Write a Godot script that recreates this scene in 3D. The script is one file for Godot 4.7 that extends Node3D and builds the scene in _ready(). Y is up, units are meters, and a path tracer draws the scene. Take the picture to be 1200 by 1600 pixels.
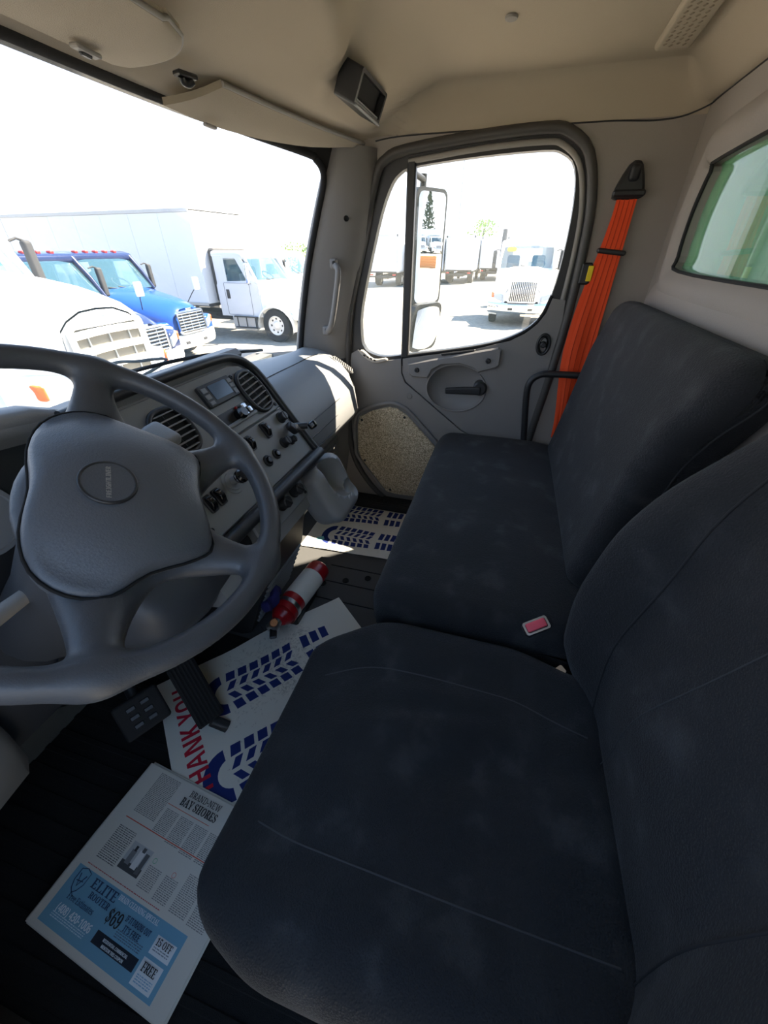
extends Node3D

# A truck cab: x runs to the passenger side, y up from the cab floor, -z towards the nose of the truck. Metres.
const GROUND := -1.45

var M := {}
var taken := {}


class G:
	# collects triangles; every soft() starts a new smooth patch, flat() gives facets
	var st := SurfaceTool.new()
	var group := 0

	func _init() -> void:
		st.begin(Mesh.PRIMITIVE_TRIANGLES)
		st.set_smooth_group(-1)

	func flat() -> G:
		st.set_smooth_group(-1)
		return self

	func soft() -> G:
		group += 1
		st.set_smooth_group(group)
		return self

	func v(p: Vector3, uv := Vector2.ZERO) -> void:
		st.set_uv(uv)
		st.add_vertex(p.snapped(Vector3.ONE * 0.00001))

	func tri(a: Vector3, b: Vector3, c: Vector3) -> void:
		v(a); v(b); v(c)

	func quad(a: Vector3, b: Vector3, c: Vector3, d: Vector3) -> void:
		tri(a, b, c)
		tri(a, c, d)

	func quad_uv(a: Vector3, b: Vector3, c: Vector3, d: Vector3) -> void:
		v(a, Vector2(0, 0)); v(b, Vector2(1, 0)); v(c, Vector2(1, 1))
		v(a, Vector2(0, 0)); v(c, Vector2(1, 1)); v(d, Vector2(0, 1))

	# rows of points joined to a sheet
	func sheet(rows: Array, wrap_rows := false, wrap_points := false) -> G:
		var nr := rows.size()
		for i in (nr if wrap_rows else nr - 1):
			var a: PackedVector3Array = rows[i]
			var b: PackedVector3Array = rows[(i + 1) % nr]
			var n := a.size()
			for j in (n if wrap_points else n - 1):
				var k := (j + 1) % n
				var u0 := float(j) / (n - 1)
				var u1 := float(j + 1) / (n - 1)
				var v0 := float(i) / (nr - 1)
				var v1 := float(i + 1) / (nr - 1)
				v(a[j], Vector2(u0, v0)); v(b[j], Vector2(u0, v1)); v(b[k], Vector2(u1, v1))
				v(a[j], Vector2(u0, v0)); v(b[k], Vector2(u1, v1)); v(a[k], Vector2(u1, v0))
		return self

	# a sheet with thickness: the offset copy and closed rims
	func slab(rows: Array, off: Callable) -> G:
		var back := []
		for r in rows:
			var q := PackedVector3Array()
			for p in r:
				q.append(off.call(p))
			back.append(q)
		soft()
		sheet(rows)
		soft()
		sheet(back)
		flat()
		var nr := rows.size()
		var n: int = rows[0].size()
		for j in n - 1:
			quad(rows[0][j], rows[0][j + 1], back[0][j + 1], back[0][j])
			quad(rows[nr - 1][j], rows[nr - 1][j + 1], back[nr - 1][j + 1], back[nr - 1][j])
		for i in nr - 1:
			quad(rows[i][0], rows[i + 1][0], back[i + 1][0], back[i][0])
			quad(rows[i][n - 1], rows[i + 1][n - 1], back[i + 1][n - 1], back[i][n - 1])
		return self

	# box with chamfered edges
	func box(c: Vector3, s: Vector3, b := 0.002, basis := Basis()) -> G:
		flat()
		var h := s * 0.5
		b = minf(b, minf(h.x, minf(h.y, h.z)) * 0.95)
		var P := func(sx: int, sy: int, sz: int, ax: int) -> Vector3:
			var q := Vector3(sx * (h.x - (0.0 if ax == 0 else b)), sy * (h.y - (0.0 if ax == 1 else b)), sz * (h.z - (0.0 if ax == 2 else b)))
			return c + basis * q
		for s1 in [-1, 1]:
			quad(P.call(s1, -1, -1, 0), P.call(s1, 1, -1, 0), P.call(s1, 1, 1, 0), P.call(s1, -1, 1, 0))
			quad(P.call(-1, s1, -1, 1), P.call(1, s1, -1, 1), P.call(1, s1, 1, 1), P.call(-1, s1, 1, 1))
			quad(P.call(-1, -1, s1, 2), P.call(1, -1, s1, 2), P.call(1, 1, s1, 2), P.call(-1, 1, s1, 2))
			for s2 in [-1, 1]:
				quad(P.call(-1, s1, s2, 1), P.call(1, s1, s2, 1), P.call(1, s1, s2, 2), P.call(-1, s1, s2, 2))
				quad(P.call(s1, -1, s2, 0), P.call(s1, 1, s2, 0), P.call(s1, 1, s2, 2), P.call(s1, -1, s2, 2))
				quad(P.call(s1, s2, -1, 0), P.call(s1, s2, 1, 0), P.call(s1, s2, 1, 1), P.call(s1, s2, -1, 1))
				for s3 in [-1, 1]:
					tri(P.call(s1, s2, s3, 0), P.call(s1, s2, s3, 1), P.call(s1, s2, s3, 2))
		return self

	# soft rounded block, bent by `bend`
	func puff(c: Vector3, h: Vector3, r: float, seg := 6, bend = null, basis := Basis()) -> G:
		soft()
		var ticks := func(half: float) -> Array:
			var t := []
			for a in [45.0, 30.0, 15.0]:
				t.append(-(half - r) - r * tan(deg_to_rad(a)))
			for i in seg + 1:
				t.append(lerpf(-(half - r), half - r, float(i) / seg))
			for a in [15.0, 30.0, 45.0]:
				t.append((half - r) + r * tan(deg_to_rad(a)))
			return t
		var place := func(p: Vector3) -> Vector3:
			var inner := p.clamp(-(h - Vector3.ONE * r), h - Vector3.ONE * r)
			var d := p - inner
			if d.length() > 1e-7:
				p = inner + d.normalized() * r
			if bend != null:
				p = bend.call(p)
			return c + basis * p
		for ax in 3:
			var t1: Array = ticks.call(h[(ax + 1) % 3])
			var t2: Array = ticks.call(h[(ax + 2) % 3])
			for s in [-1.0, 1.0]:
				var rows := []
				for a in t1:
					var row := PackedVector3Array()
					for e in t2:
						var q := Vector3.ZERO
						q[ax] = s * h[ax]
						q[(ax + 1) % 3] = a
						q[(ax + 2) % 3] = e
						row.append(place.call(q))
					if s < 0:
						row.reverse()
					rows.append(row)
				sheet(rows)
		return self

	func tube(path: PackedVector3Array, r: float, sides := 10, closed := false, r_end := -1.0) -> G:
		soft()
		var n := path.size()
		var rows := []
		var up := Vector3.UP
		for i in n:
			var a := path[(i - 1 + n) % n] if closed or i > 0 else path[i]
			var b := path[(i + 1) % n] if closed or i < n - 1 else path[i]
			var t := (b - a).normalized()
			if i == 0:
				up = Vector3.UP if absf(t.y) < 0.9 else Vector3.RIGHT
			var side := t.cross(up).normalized()
			up = side.cross(t).normalized()
			var rr := r if r_end < 0 else lerpf(r, r_end, float(i) / (n - 1))
			var row := PackedVector3Array()
			for k in sides:
				var w := TAU * k / sides
				row.append(path[i] + (side * cos(w) + up * sin(w)) * rr)
			rows.append(row)
		sheet(rows, closed, true)
		if not closed:
			flat()
			for e in [0, n - 1]:
				for k in sides:
					tri(path[e], rows[e][k], rows[e][(k + 1) % sides])
		return self

	# (radius, height) pairs turned about the local y axis of xf
	func lathe(prof: Array, n := 16, xf := Transform3D()) -> G:
		for i in prof.size() - 1:
			soft()
			var rows := []
			for q in [prof[i], prof[i + 1]]:
				var row := PackedVector3Array()
				for k in n:
					var w := TAU * k / n
					row.append(xf * Vector3(q.x * cos(w), q.y, q.x * sin(w)))
				rows.append(row)
			sheet(rows, false, true)
		return self

	# outline in the local xy plane pulled along local z from 0 to depth, with a chamfer on the far face
	func prism(poly: PackedVector2Array, depth: float, xf := Transform3D(), bevel := 0.0) -> G:
		flat()
		var n := poly.size()
		var area := 0.0
		for i in n:
			area += poly[i].cross(poly[(i + 1) % n])
		var sgn := 1.0 if area > 0 else -1.0
		var inset := PackedVector2Array()
		for i in n:
			var a := (poly[i] - poly[(i - 1 + n) % n]).normalized()
			var b := (poly[(i + 1) % n] - poly[i]).normalized()
			var nrm := (Vector2(-a.y, a.x) + Vector2(-b.y, b.x)) * sgn
			var l := nrm.length()
			nrm = nrm / l if l > 0.001 else Vector2.ZERO
			inset.append(poly[i] + nrm * bevel * minf(2.0, 1.0 / maxf(0.5, l * 0.5)))
		var d2 := depth - signf(depth) * bevel
		var tris := Geometry2D.triangulate_polygon(poly)
		for i in range(0, tris.size(), 3):
			var A := poly[tris[i]]; var B := poly[tris[i + 1]]; var C := poly[tris[i + 2]]
			tri(xf * Vector3(A.x, A.y, 0), xf * Vector3(B.x, B.y, 0), xf * Vector3(C.x, C.y, 0))
			A = inset[tris[i]]; B = inset[tris[i + 1]]; C = inset[tris[i + 2]]
			tri(xf * Vector3(A.x, A.y, depth), xf * Vector3(B.x, B.y, depth), xf * Vector3(C.x, C.y, depth))
		for i in n:
			var p := poly[i]; var q := poly[(i + 1) % n]
			quad(xf * Vector3(p.x, p.y, 0), xf * Vector3(q.x, q.y, 0), xf * Vector3(q.x, q.y, d2), xf * Vector3(p.x, p.y, d2))
			if bevel > 0:
				var p2 := inset[i]; var q2 := inset[(i + 1) % n]
				quad(xf * Vector3(p.x, p.y, d2), xf * Vector3(q.x, q.y, d2), xf * Vector3(q2.x, q2.y, depth), xf * Vector3(p2.x, p2.y, depth))
		return self

	# plate with a hole: both outlines are seen from `mid`
	func plate(mid: Vector2, outer: PackedVector2Array, hole: PackedVector2Array, depth: float, xf := Transform3D()) -> G:
		flat()
		var ang := []
		for p in outer: ang.append((p - mid).angle())
		for p in hole: ang.append((p - mid).angle())
		ang.sort()
		var hit := func(poly: PackedVector2Array, a: float) -> Vector2:
			var far := mid + Vector2.from_angle(a) * 50.0
			var best := mid
			for i in poly.size():
				var x = Geometry2D.segment_intersects_segment(mid, far, poly[i], poly[(i + 1) % poly.size()])
				if x != null and mid.distance_to(x) > mid.distance_to(best):
					best = x
			return best
		var n := ang.size()
		var O := []; var H := []
		for a in ang:
			O.append(hit.call(outer, a + 0.00003))
			H.append(hit.call(hole, a + 0.00003))
		for i in n:
			var j := (i + 1) % n
			var a: Vector2 = O[i]; var b: Vector2 = O[j]; var c: Vector2 = H[j]; var d: Vector2 = H[i]
			for z in [0.0, depth]:
				quad(xf * Vector3(a.x, a.y, z), xf * Vector3(b.x, b.y, z), xf * Vector3(c.x, c.y, z), xf * Vector3(d.x, d.y, z))
			quad(xf * Vector3(a.x, a.y, 0), xf * Vector3(b.x, b.y, 0), xf * Vector3(b.x, b.y, depth), xf * Vector3(a.x, a.y, depth))
			quad(xf * Vector3(c.x, c.y, 0), xf * Vector3(d.x, d.y, 0), xf * Vector3(d.x, d.y, depth), xf * Vector3(c.x, c.y, depth))
		return self

	func mesh() -> ArrayMesh:
		st.generate_normals()
		return st.commit()


# ---------------------------------------------------------------- naming and parenting
func numbered(called: String) -> String:
	if not taken.has(called):
		taken[called] = 0
		return called
	taken[called] += 1
	return "%s_%03d" % [called, taken[called]]


func metas(o: Node, label: String, category: String, group := "") -> void:
	o.set_meta("label", label)
	o.set_meta("category", category)
	if group:
		o.set_meta("group", group)


func thing(called: String, label: String, category: String, at := Vector3.ZERO, turn := 0.0, group := "") -> Node3D:
	var o := Node3D.new()
	o.name = numbered(called)
	add_child(o)
	o.position = at
	o.rotation.y = turn
	metas(o, label, category, group)
	return o


func setting(called: String) -> Node3D:
	var o := Node3D.new()
	o.name = called
	add_child(o)
	o.set_meta("kind", "structure")
	return o


func obj(called: String, g, m: Material, parent: Node = self, label := "") -> MeshInstance3D:
	var o := MeshInstance3D.new()
	o.name = numbered(called) if parent == self else called
	o.mesh = g.mesh() if g is G else g
	o.material_override = m
	o.cast_shadow = GeometryInstance3D.SHADOW_CASTING_SETTING_ON
	parent.add_child(o, true)
	if label:
		o.set_meta("label", label)
	return o


func struct(called: String, g, m: Material) -> MeshInstance3D:
	var o := obj(called, g, m)
	o.set_meta("kind", "structure")
	return o


# ---------------------------------------------------------------- shapes used again and again
func P2(a: Array) -> PackedVector2Array:
	var r := PackedVector2Array()
	for i in range(0, a.size(), 2):
		r.append(Vector2(a[i], a[i + 1]))
	return r


func P3(a: Array) -> PackedVector3Array:
	var r := PackedVector3Array()
	for i in range(0, a.size(), 3):
		r.append(Vector3(a[i], a[i + 1], a[i + 2]))
	return r


# smooth curve through points
func curve(p: PackedVector3Array, per := 6, closed := false) -> PackedVector3Array:
	var r := PackedVector3Array()
	var n := p.size()
	for i in (n if closed else n - 1):
		var a := p[(i - 1 + n) % n] if closed or i > 0 else p[i]
		var d := p[(i + 2) % n] if closed or i < n - 2 else p[(i + 1) % n]
		for k in per:
			r.append(p[i].cubic_interpolate(p[(i + 1) % n], a, d, float(k) / per))
	if not closed:
		r.append(p[n - 1])
	return r


func round_poly(p: PackedVector2Array, per := 4) -> PackedVector2Array:
	var r := PackedVector2Array()
	var n := p.size()
	for i in n:
		for k in per:
			r.append(p[i].cubic_interpolate(p[(i + 1) % n], p[(i - 1 + n) % n], p[(i + 2) % n], float(k) / per))
	return r


func rect(x: float, y: float, w: float, h: float, r := 0.0, seg := 4) -> PackedVector2Array:
	if r <= 0.0:
		return P2([x - w / 2, y - h / 2, x + w / 2, y - h / 2, x + w / 2, y + h / 2, x - w / 2, y + h / 2])
	var o := PackedVector2Array()
	var cs := [Vector2(x + w / 2 - r, y + h / 2 - r), Vector2(x - w / 2 + r, y + h / 2 - r), Vector2(x - w / 2 + r, y - h / 2 + r), Vector2(x + w / 2 - r, y - h / 2 + r)]
	for c in 4:
		for k in seg + 1:
			o.append(cs[c] + Vector2.from_angle((c + float(k) / seg) * PI / 2) * r)
	return o


# a frame whose local z points along n and whose local x lies along `side`
func frame(at: Vector3, n: Vector3, side: Vector3) -> Transform3D:
	n = n.normalized()
	var x := (side - n * side.dot(n)).normalized()
	return Transform3D(Basis(x, n.cross(x), n), at)


# the same, but local y points along n: for lathes
func stand(at: Vector3, n: Vector3) -> Transform3D:
	n = n.normalized()
	var x := n.cross(Vector3.UP if absf(n.y) < 0.9 else Vector3.RIGHT).normalized()
	return Transform3D(Basis(x, n, x.cross(n)), at)


func screw(at: Vector3, n: Vector3, r: float, m: Material, parent: Node) -> void:
	var g := G.new()
	g.lathe([Vector2(r, 0), Vector2(r, r * 0.35), Vector2(r * 0.75, r * 0.6), Vector2(r * 0.4, r * 0.6), Vector2(r * 0.35, r * 0.3), Vector2(0, r * 0.3)], 12, stand(at, n))
	obj("screw", g, m, parent)


# ---------------------------------------------------------------- materials
func noise(freq: float, oct := 4, kind := FastNoiseLite.TYPE_SIMPLEX_SMOOTH, sd := 1) -> FastNoiseLite:
	var f := FastNoiseLite.new()
	f.noise_type = kind
	f.frequency = freq
	f.fractal_octaves = oct
	f.seed = sd
	return f


func ntex(f: FastNoiseLite, size := 512, normal := false, bump := 4.0, ramp = null) -> NoiseTexture2D:
	var t := NoiseTexture2D.new()
	t.width = size
	t.height = size
	t.seamless = true
	t.noise = f
	t.as_normal_map = normal
	t.bump_strength = bump
	if ramp:
		t.color_ramp = ramp
	return t


func ramp(stops: Array) -> Gradient:
	var g := Gradient.new()
	var off := PackedFloat32Array()
	var col := PackedColorArray()
	for s in stops:
		off.append(s[0])
		col.append(s[1])
	g.offsets = off
	g.colors = col
	return g


func mat(called: String, c: Color, rough := 0.7, metal := 0.0) -> StandardMaterial3D:
	var m := StandardMaterial3D.new()
	m.resource_name = called
	m.albedo_color = c
	m.roughness = rough
	m.metallic = metal
	M[called] = m
	return m


func grain(m: StandardMaterial3D, normal: Texture2D, scale: float, strength: float, albedo: Texture2D = null) -> StandardMaterial3D:
	m.uv1_triplanar = true
	m.uv1_world_triplanar = true
	m.uv1_scale = Vector3.ONE * scale
	if normal:
		m.normal_enabled = true
		m.normal_texture = normal
		m.normal_scale = strength
	if albedo:
		m.albedo_texture = albedo
	return m


func rgb(r: float, g: float, b: float) -> Color:
	return Color(r / 255.0, g / 255.0, b / 255.0)


func make_materials() -> void:
	var fine := ntex(noise(0.09, 3), 512, true, 6.0)
	var cells := ntex(noise(0.06, 2, FastNoiseLite.TYPE_CELLULAR, 3), 512, true, 5.0)
	var soft := ntex(noise(0.012, 4, FastNoiseLite.TYPE_SIMPLEX_SMOOTH, 7), 512, true, 3.0)
	var cloth := ntex(noise(0.16, 2, FastNoiseLite.TYPE_VALUE, 5), 512, true, 8.0)
	var weave := ntex(noise(0.33, 2, FastNoiseLite.TYPE_VALUE, 6), 1024, true, 9.0)
	# cloth tones: charcoal with paler dust rubbed in, in patches
	var dust := ntex(noise(0.0042, 6, FastNoiseLite.TYPE_SIMPLEX_SMOOTH, 43), 1024, false, 1.0, ramp([[0.0, rgb(132, 134, 138)], [0.5, rgb(142, 144, 147)], [0.66, rgb(160, 161, 163)], [0.80, rgb(214, 211, 205)], [1.0, rgb(255, 252, 246)]]))
	grain(mat("headliner", rgb(170, 158, 140), 0.95), fine, 9.0, 0.25)
	grain(mat("trim_grey", rgb(140, 136, 131), 0.62), cells, 8.0, 0.22)
	grain(mat("wall_grey", rgb(144, 137, 131), 0.7), cells, 8.0, 0.2)
	grain(mat("door_grey", rgb(124, 121, 119), 0.55), cells, 9.0, 0.25)
	grain(mat("pillar_grey", rgb(118, 115, 112), 0.55), cells, 9.0, 0.22)
	grain(mat("dash_grey", rgb(132, 132, 132), 0.5), cells, 10.0, 0.25)
	grain(mat("dash_pale", rgb(166, 160, 151), 0.55), cells, 10.0, 0.25)
	grain(mat("panel_grey", rgb(126, 128, 130), 0.5), cells, 12.0, 0.15)
	grain(mat("wheel_skin", rgb(78, 82, 88), 0.42), cells, 14.0, 0.45)
	grain(mat("wheel_rim", rgb(65, 68, 73), 0.45), cells, 18.0, 0.3)
	grain(mat("black_plastic", rgb(34, 35, 37), 0.45), cells, 12.0, 0.15)
	grain(mat("seal", rgb(66, 64, 62), 0.5), cells, 12.0, 0.1)
	mat("black_gloss", rgb(20, 21, 23), 0.2)
	grain(mat("rubber", rgb(28, 28, 29), 0.85), fine, 12.0, 0.5)
	grain(mat("floor_rubber", rgb(74, 73, 72), 0.85), fine, 10.0, 0.5)
	grain(mat("driver_mat", rgb(14, 14, 15), 0.97), cloth, 14.0, 0.8)
	grain(mat("seat_cloth", rgb(54, 56, 60), 0.95), weave, 1.7, 0.35, dust)
	grain(mat("visor", rgb(160, 149, 132), 0.9), cloth, 10.0, 0.4)
	mat("red_print", rgb(186, 22, 52), 0.85)
	mat("dark_blue", rgb(44, 66, 96), 0.9)
	mat("brass", rgb(200, 150, 120), 0.35, 0.8)
	mat("rag", rgb(44, 42, 104), 0.95)
	mat("slot", rgb(128, 116, 100), 0.95)
	mat("belt_dark", rgb(196, 56, 16), 0.8)
	mat("seam", rgb(30, 31, 34), 0.9)
	mat("thread", rgb(58, 59, 62), 0.9)
	mat("welt", rgb(62, 64, 68), 0.85)
	for k in ["seat_cloth"]:
		M[k].rim_enabled = true
		M[k].rim = 0.15
		M[k].rim_tint = 0.4
	grain(mat("carpet", rgb(250, 242, 226), 1.0), cloth, 3.5, 0.6, ntex(noise(0.22, 2, FastNoiseLite.TYPE_VALUE, 9), 512, false, 1.0, ramp([[0.0, rgb(96, 86, 72)], [0.42, rgb(176, 166, 148)], [0.6, rgb(216, 207, 190)], [1.0, rgb(255, 250, 240)]])))
	grain(mat("belt", rgb(236, 78, 26), 0.75), null, 1.0, 0.0)
	mat("yellow", rgb(235, 205, 30), 0.5)
	mat("red", rgb(168, 18, 28), 0.32)
	mat("red_button", rgb(226, 84, 98), 0.4)
	mat("steel", rgb(200, 202, 205), 0.3, 1.0)
	mat("chrome", rgb(225, 228, 232), 0.08, 1.0)
	mat("mirror", rgb(238, 240, 240), 0.0, 1.0)
	mat("black_hole", rgb(8, 8, 8), 0.9)
	mat("lcd", rgb(96, 116, 138), 0.15)
	mat("paper", rgb(226, 222, 208), 0.9)
	mat("newsprint", rgb(196, 194, 184), 0.95)
	mat("ink", rgb(42, 44, 48), 0.9)
	mat("white_ink", rgb(214, 226, 232), 0.9)
	mat("white_label", rgb(226, 222, 214), 0.6)
	# glass
	var gl := mat("glass", Color(0.9, 0.97, 0.95, 0.06), 0.0)
	gl.transparency = BaseMaterial3D.TRANSPARENCY_ALPHA
	var gt := mat("rear_glass", Color(0.56, 0.82, 0.62, 0.45), 0.02)
	gt.transparency = BaseMaterial3D.TRANSPARENCY_ALPHA
	var gd := mat("truck_glass", Color(0.30, 0.46, 0.52, 0.2), 0.02)
	gd.transparency = BaseMaterial3D.TRANSPARENCY_ALPHA
	# outside
	grain(mat("asphalt", rgb(158, 152, 141), 0.95), soft, 0.4, 0.2, ntex(noise(0.02, 5, FastNoiseLite.TYPE_SIMPLEX_SMOOTH, 33), 512, false, 1.0, ramp([[0.0, rgb(196, 193, 188)], [0.5, rgb(226, 224, 220)], [1.0, rgb(250, 248, 244)]])))
	mat("white_paint", rgb(232, 233, 232), 0.28)
	mat("grey_paint", rgb(196, 200, 206), 0.4)
	mat("navy_paint", rgb(26, 38, 74), 0.18)
	mat("blue_paint", rgb(24, 66, 140), 0.18)
	mat("box_white", rgb(206, 212, 220), 0.5)
	mat("tyre", rgb(38, 38, 40), 0.9)
	mat("hub", rgb(216, 214, 210), 0.4)
	mat("dark_under", rgb(48, 48, 50), 0.8)
	mat("amber", rgb(238, 96, 34), 0.3)
	mat("lens", rgb(170, 178, 184), 0.12)
	mat("marker_red", rgb(196, 44, 40), 0.4)
	mat("green_tag", rgb(64, 200, 84), 0.7)
	mat("bark", rgb(82, 66, 50), 0.95)
	mat("leaf", rgb(120, 150, 64), 0.9)
	mat("pine", rgb(58, 74, 58), 0.9)
	mat("wood", rgb(206, 140, 84), 0.9)
	var eg := mat("led_green", rgb(40, 200, 70), 0.4)
	eg.emission_enabled = true
	eg.emission = rgb(40, 230, 80)
	eg.emission_energy_multiplier = 0.5
	var er := mat("led_red", rgb(200, 40, 50), 0.4)
	er.emission_enabled = true
	er.emission = rgb(230, 50, 60)
	er.emission_energy_multiplier = 0.4
	grain(mat("firewall", rgb(84, 85, 82), 0.9), fine, 6.0, 0.3)
	mat("mesh_tan", rgb(104, 100, 90), 0.8)
	mat("galvanised", rgb(170, 174, 178), 0.5, 0.6)


# ================================================================ scene
func _ready() -> void:
	make_materials()
	var cam := Camera3D.new()
	cam.name = "camera"
	cam.near = 0.01
	cam.far = 500.0
	cam.fov = rad_to_deg(2.0 * atan(800.0 / 600.0))
	add_child(cam)
	var pitch := deg_to_rad(34.3)
	var yaw := deg_to_rad(16.1)
	var fwd := Vector3(cos(yaw) * cos(pitch), -sin(pitch), -sin(yaw) * cos(pitch))
	cam.look_at_from_position(Vector3(-0.75, 1.10, 0.0), Vector3(-0.75, 1.10, 0.0) + fwd, Vector3.UP)
	cam.current = true

	var env := Environment.new()
	env.background_mode = Environment.BG_SKY
	var sky := Sky.new()
	var sm := ProceduralSkyMaterial.new()
	sm.sky_top_color = rgb(150, 188, 236)
	sm.sky_horizon_color = rgb(242, 246, 250)
	sm.sky_curve = 0.2
	sm.ground_horizon_color = rgb(230, 226, 218)
	sm.ground_bottom_color = rgb(180, 172, 160)
	sm.sun_angle_max = 1.0
	sky.sky_material = sm
	env.sky = sky
	env.background_energy_multiplier = 1.9
	env.tonemap_mode = Environment.TONE_MAPPER_LINEAR
	env.tonemap_exposure = 1.8
	env.sdfgi_enabled = true
	env.ssao_enabled = true
	env.ssil_enabled = true
	var we := WorldEnvironment.new()
	we.name = "surroundings"
	we.environment = env
	add_child(we)

	var sun := DirectionalLight3D.new()
	sun.name = "sun"
	sun.light_color = Color(1.0, 0.95, 0.86)
	sun.light_energy = 7.0
	sun.light_angular_distance = 0.55
	sun.shadow_enabled = true
	add_child(sun)
	sun.look_at_from_position(Vector3.ZERO, Vector3(-0.50, -1.0, -0.60), Vector3.UP)

	build_shell()
	build_door()
	build_driver_door()
	build_dash()
	build_wheel()
	build_bench()
	build_driver_seat()
	build_roof_fittings()
	build_belt()
	build_floor_things()
	build_outside()


func zc(x: float) -> float:
	# rear edge of the overhead panel: it sweeps forward to the pillar
	var ax := absf(x)
	var xs := [0.0, 0.28, 0.46, 0.54, 0.63, 0.9]
	var zs := [-0.345, -0.365, -0.428, -0.50, -0.572, -0.625]
	for i in 5:
		if ax <= xs[i + 1]:
			return lerpf(zs[i], zs[i + 1], (ax - xs[i]) / (xs[i + 1] - xs[i]))
	return zs[5]


func zh(x: float) -> float:
	# header of the windshield
	return -0.765 + 0.125 * pow(absf(x) / 0.86, 4.0)


func roof_y(x: float, z: float) -> float:
	var ax := absf(x)
	# roof: slightly domed, falling to the front corners where the pockets hang
	var y0 := 1.527 - 0.026 * pow(ax / 0.85, 2.0) - 0.12 * smoothstep(-0.26, -0.60, z) * smoothstep(0.36, 0.62, ax)
	# overhead panel over the windshield
	var hinge := -0.715 + 0.22 * ax
	var c := maxf(zc(x), hinge + 0.02)
	var low := 1.366 + 0.034 * smoothstep(zh(x), maxf(hinge, zh(x) + 0.05), z)
	var k := clampf((z - hinge) / (c - hinge), 0.0, 1.0)
	var y := lerpf(low, maxf(y0, low), k * 0.50 + 0.50 * smoothstep(c - 0.028, c + 0.028, z))
	# steep cove along the sides, softer one at the back
	var side := clampf((ax - 0.845) / 0.04, 0.0, 1.0)
	y = lerpf(y, minf(y, 1.402), side)
	var back := smoothstep(0.33, 0.43, z)
	y = lerpf(y, minf(y, 1.425), back)
	return y


func wind_pt(u: float, t: float) -> Vector3:
	# u -1..1 across, t 0 at the dash and 1 at the header
	var a := absf(u)
	var bottom := Vector3(u * 0.80, 0.742, -1.06 + 0.25 * pow(a, 2.2))
	var top := Vector3(u * 0.815, 1.375 - 0.03 * pow(a, 6.0), -0.775 + 0.145 * pow(a, 4.0))
	var p := bottom.lerp(top, t)
	p.z -= 0.02 * sin(t * PI)
	return p


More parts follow.
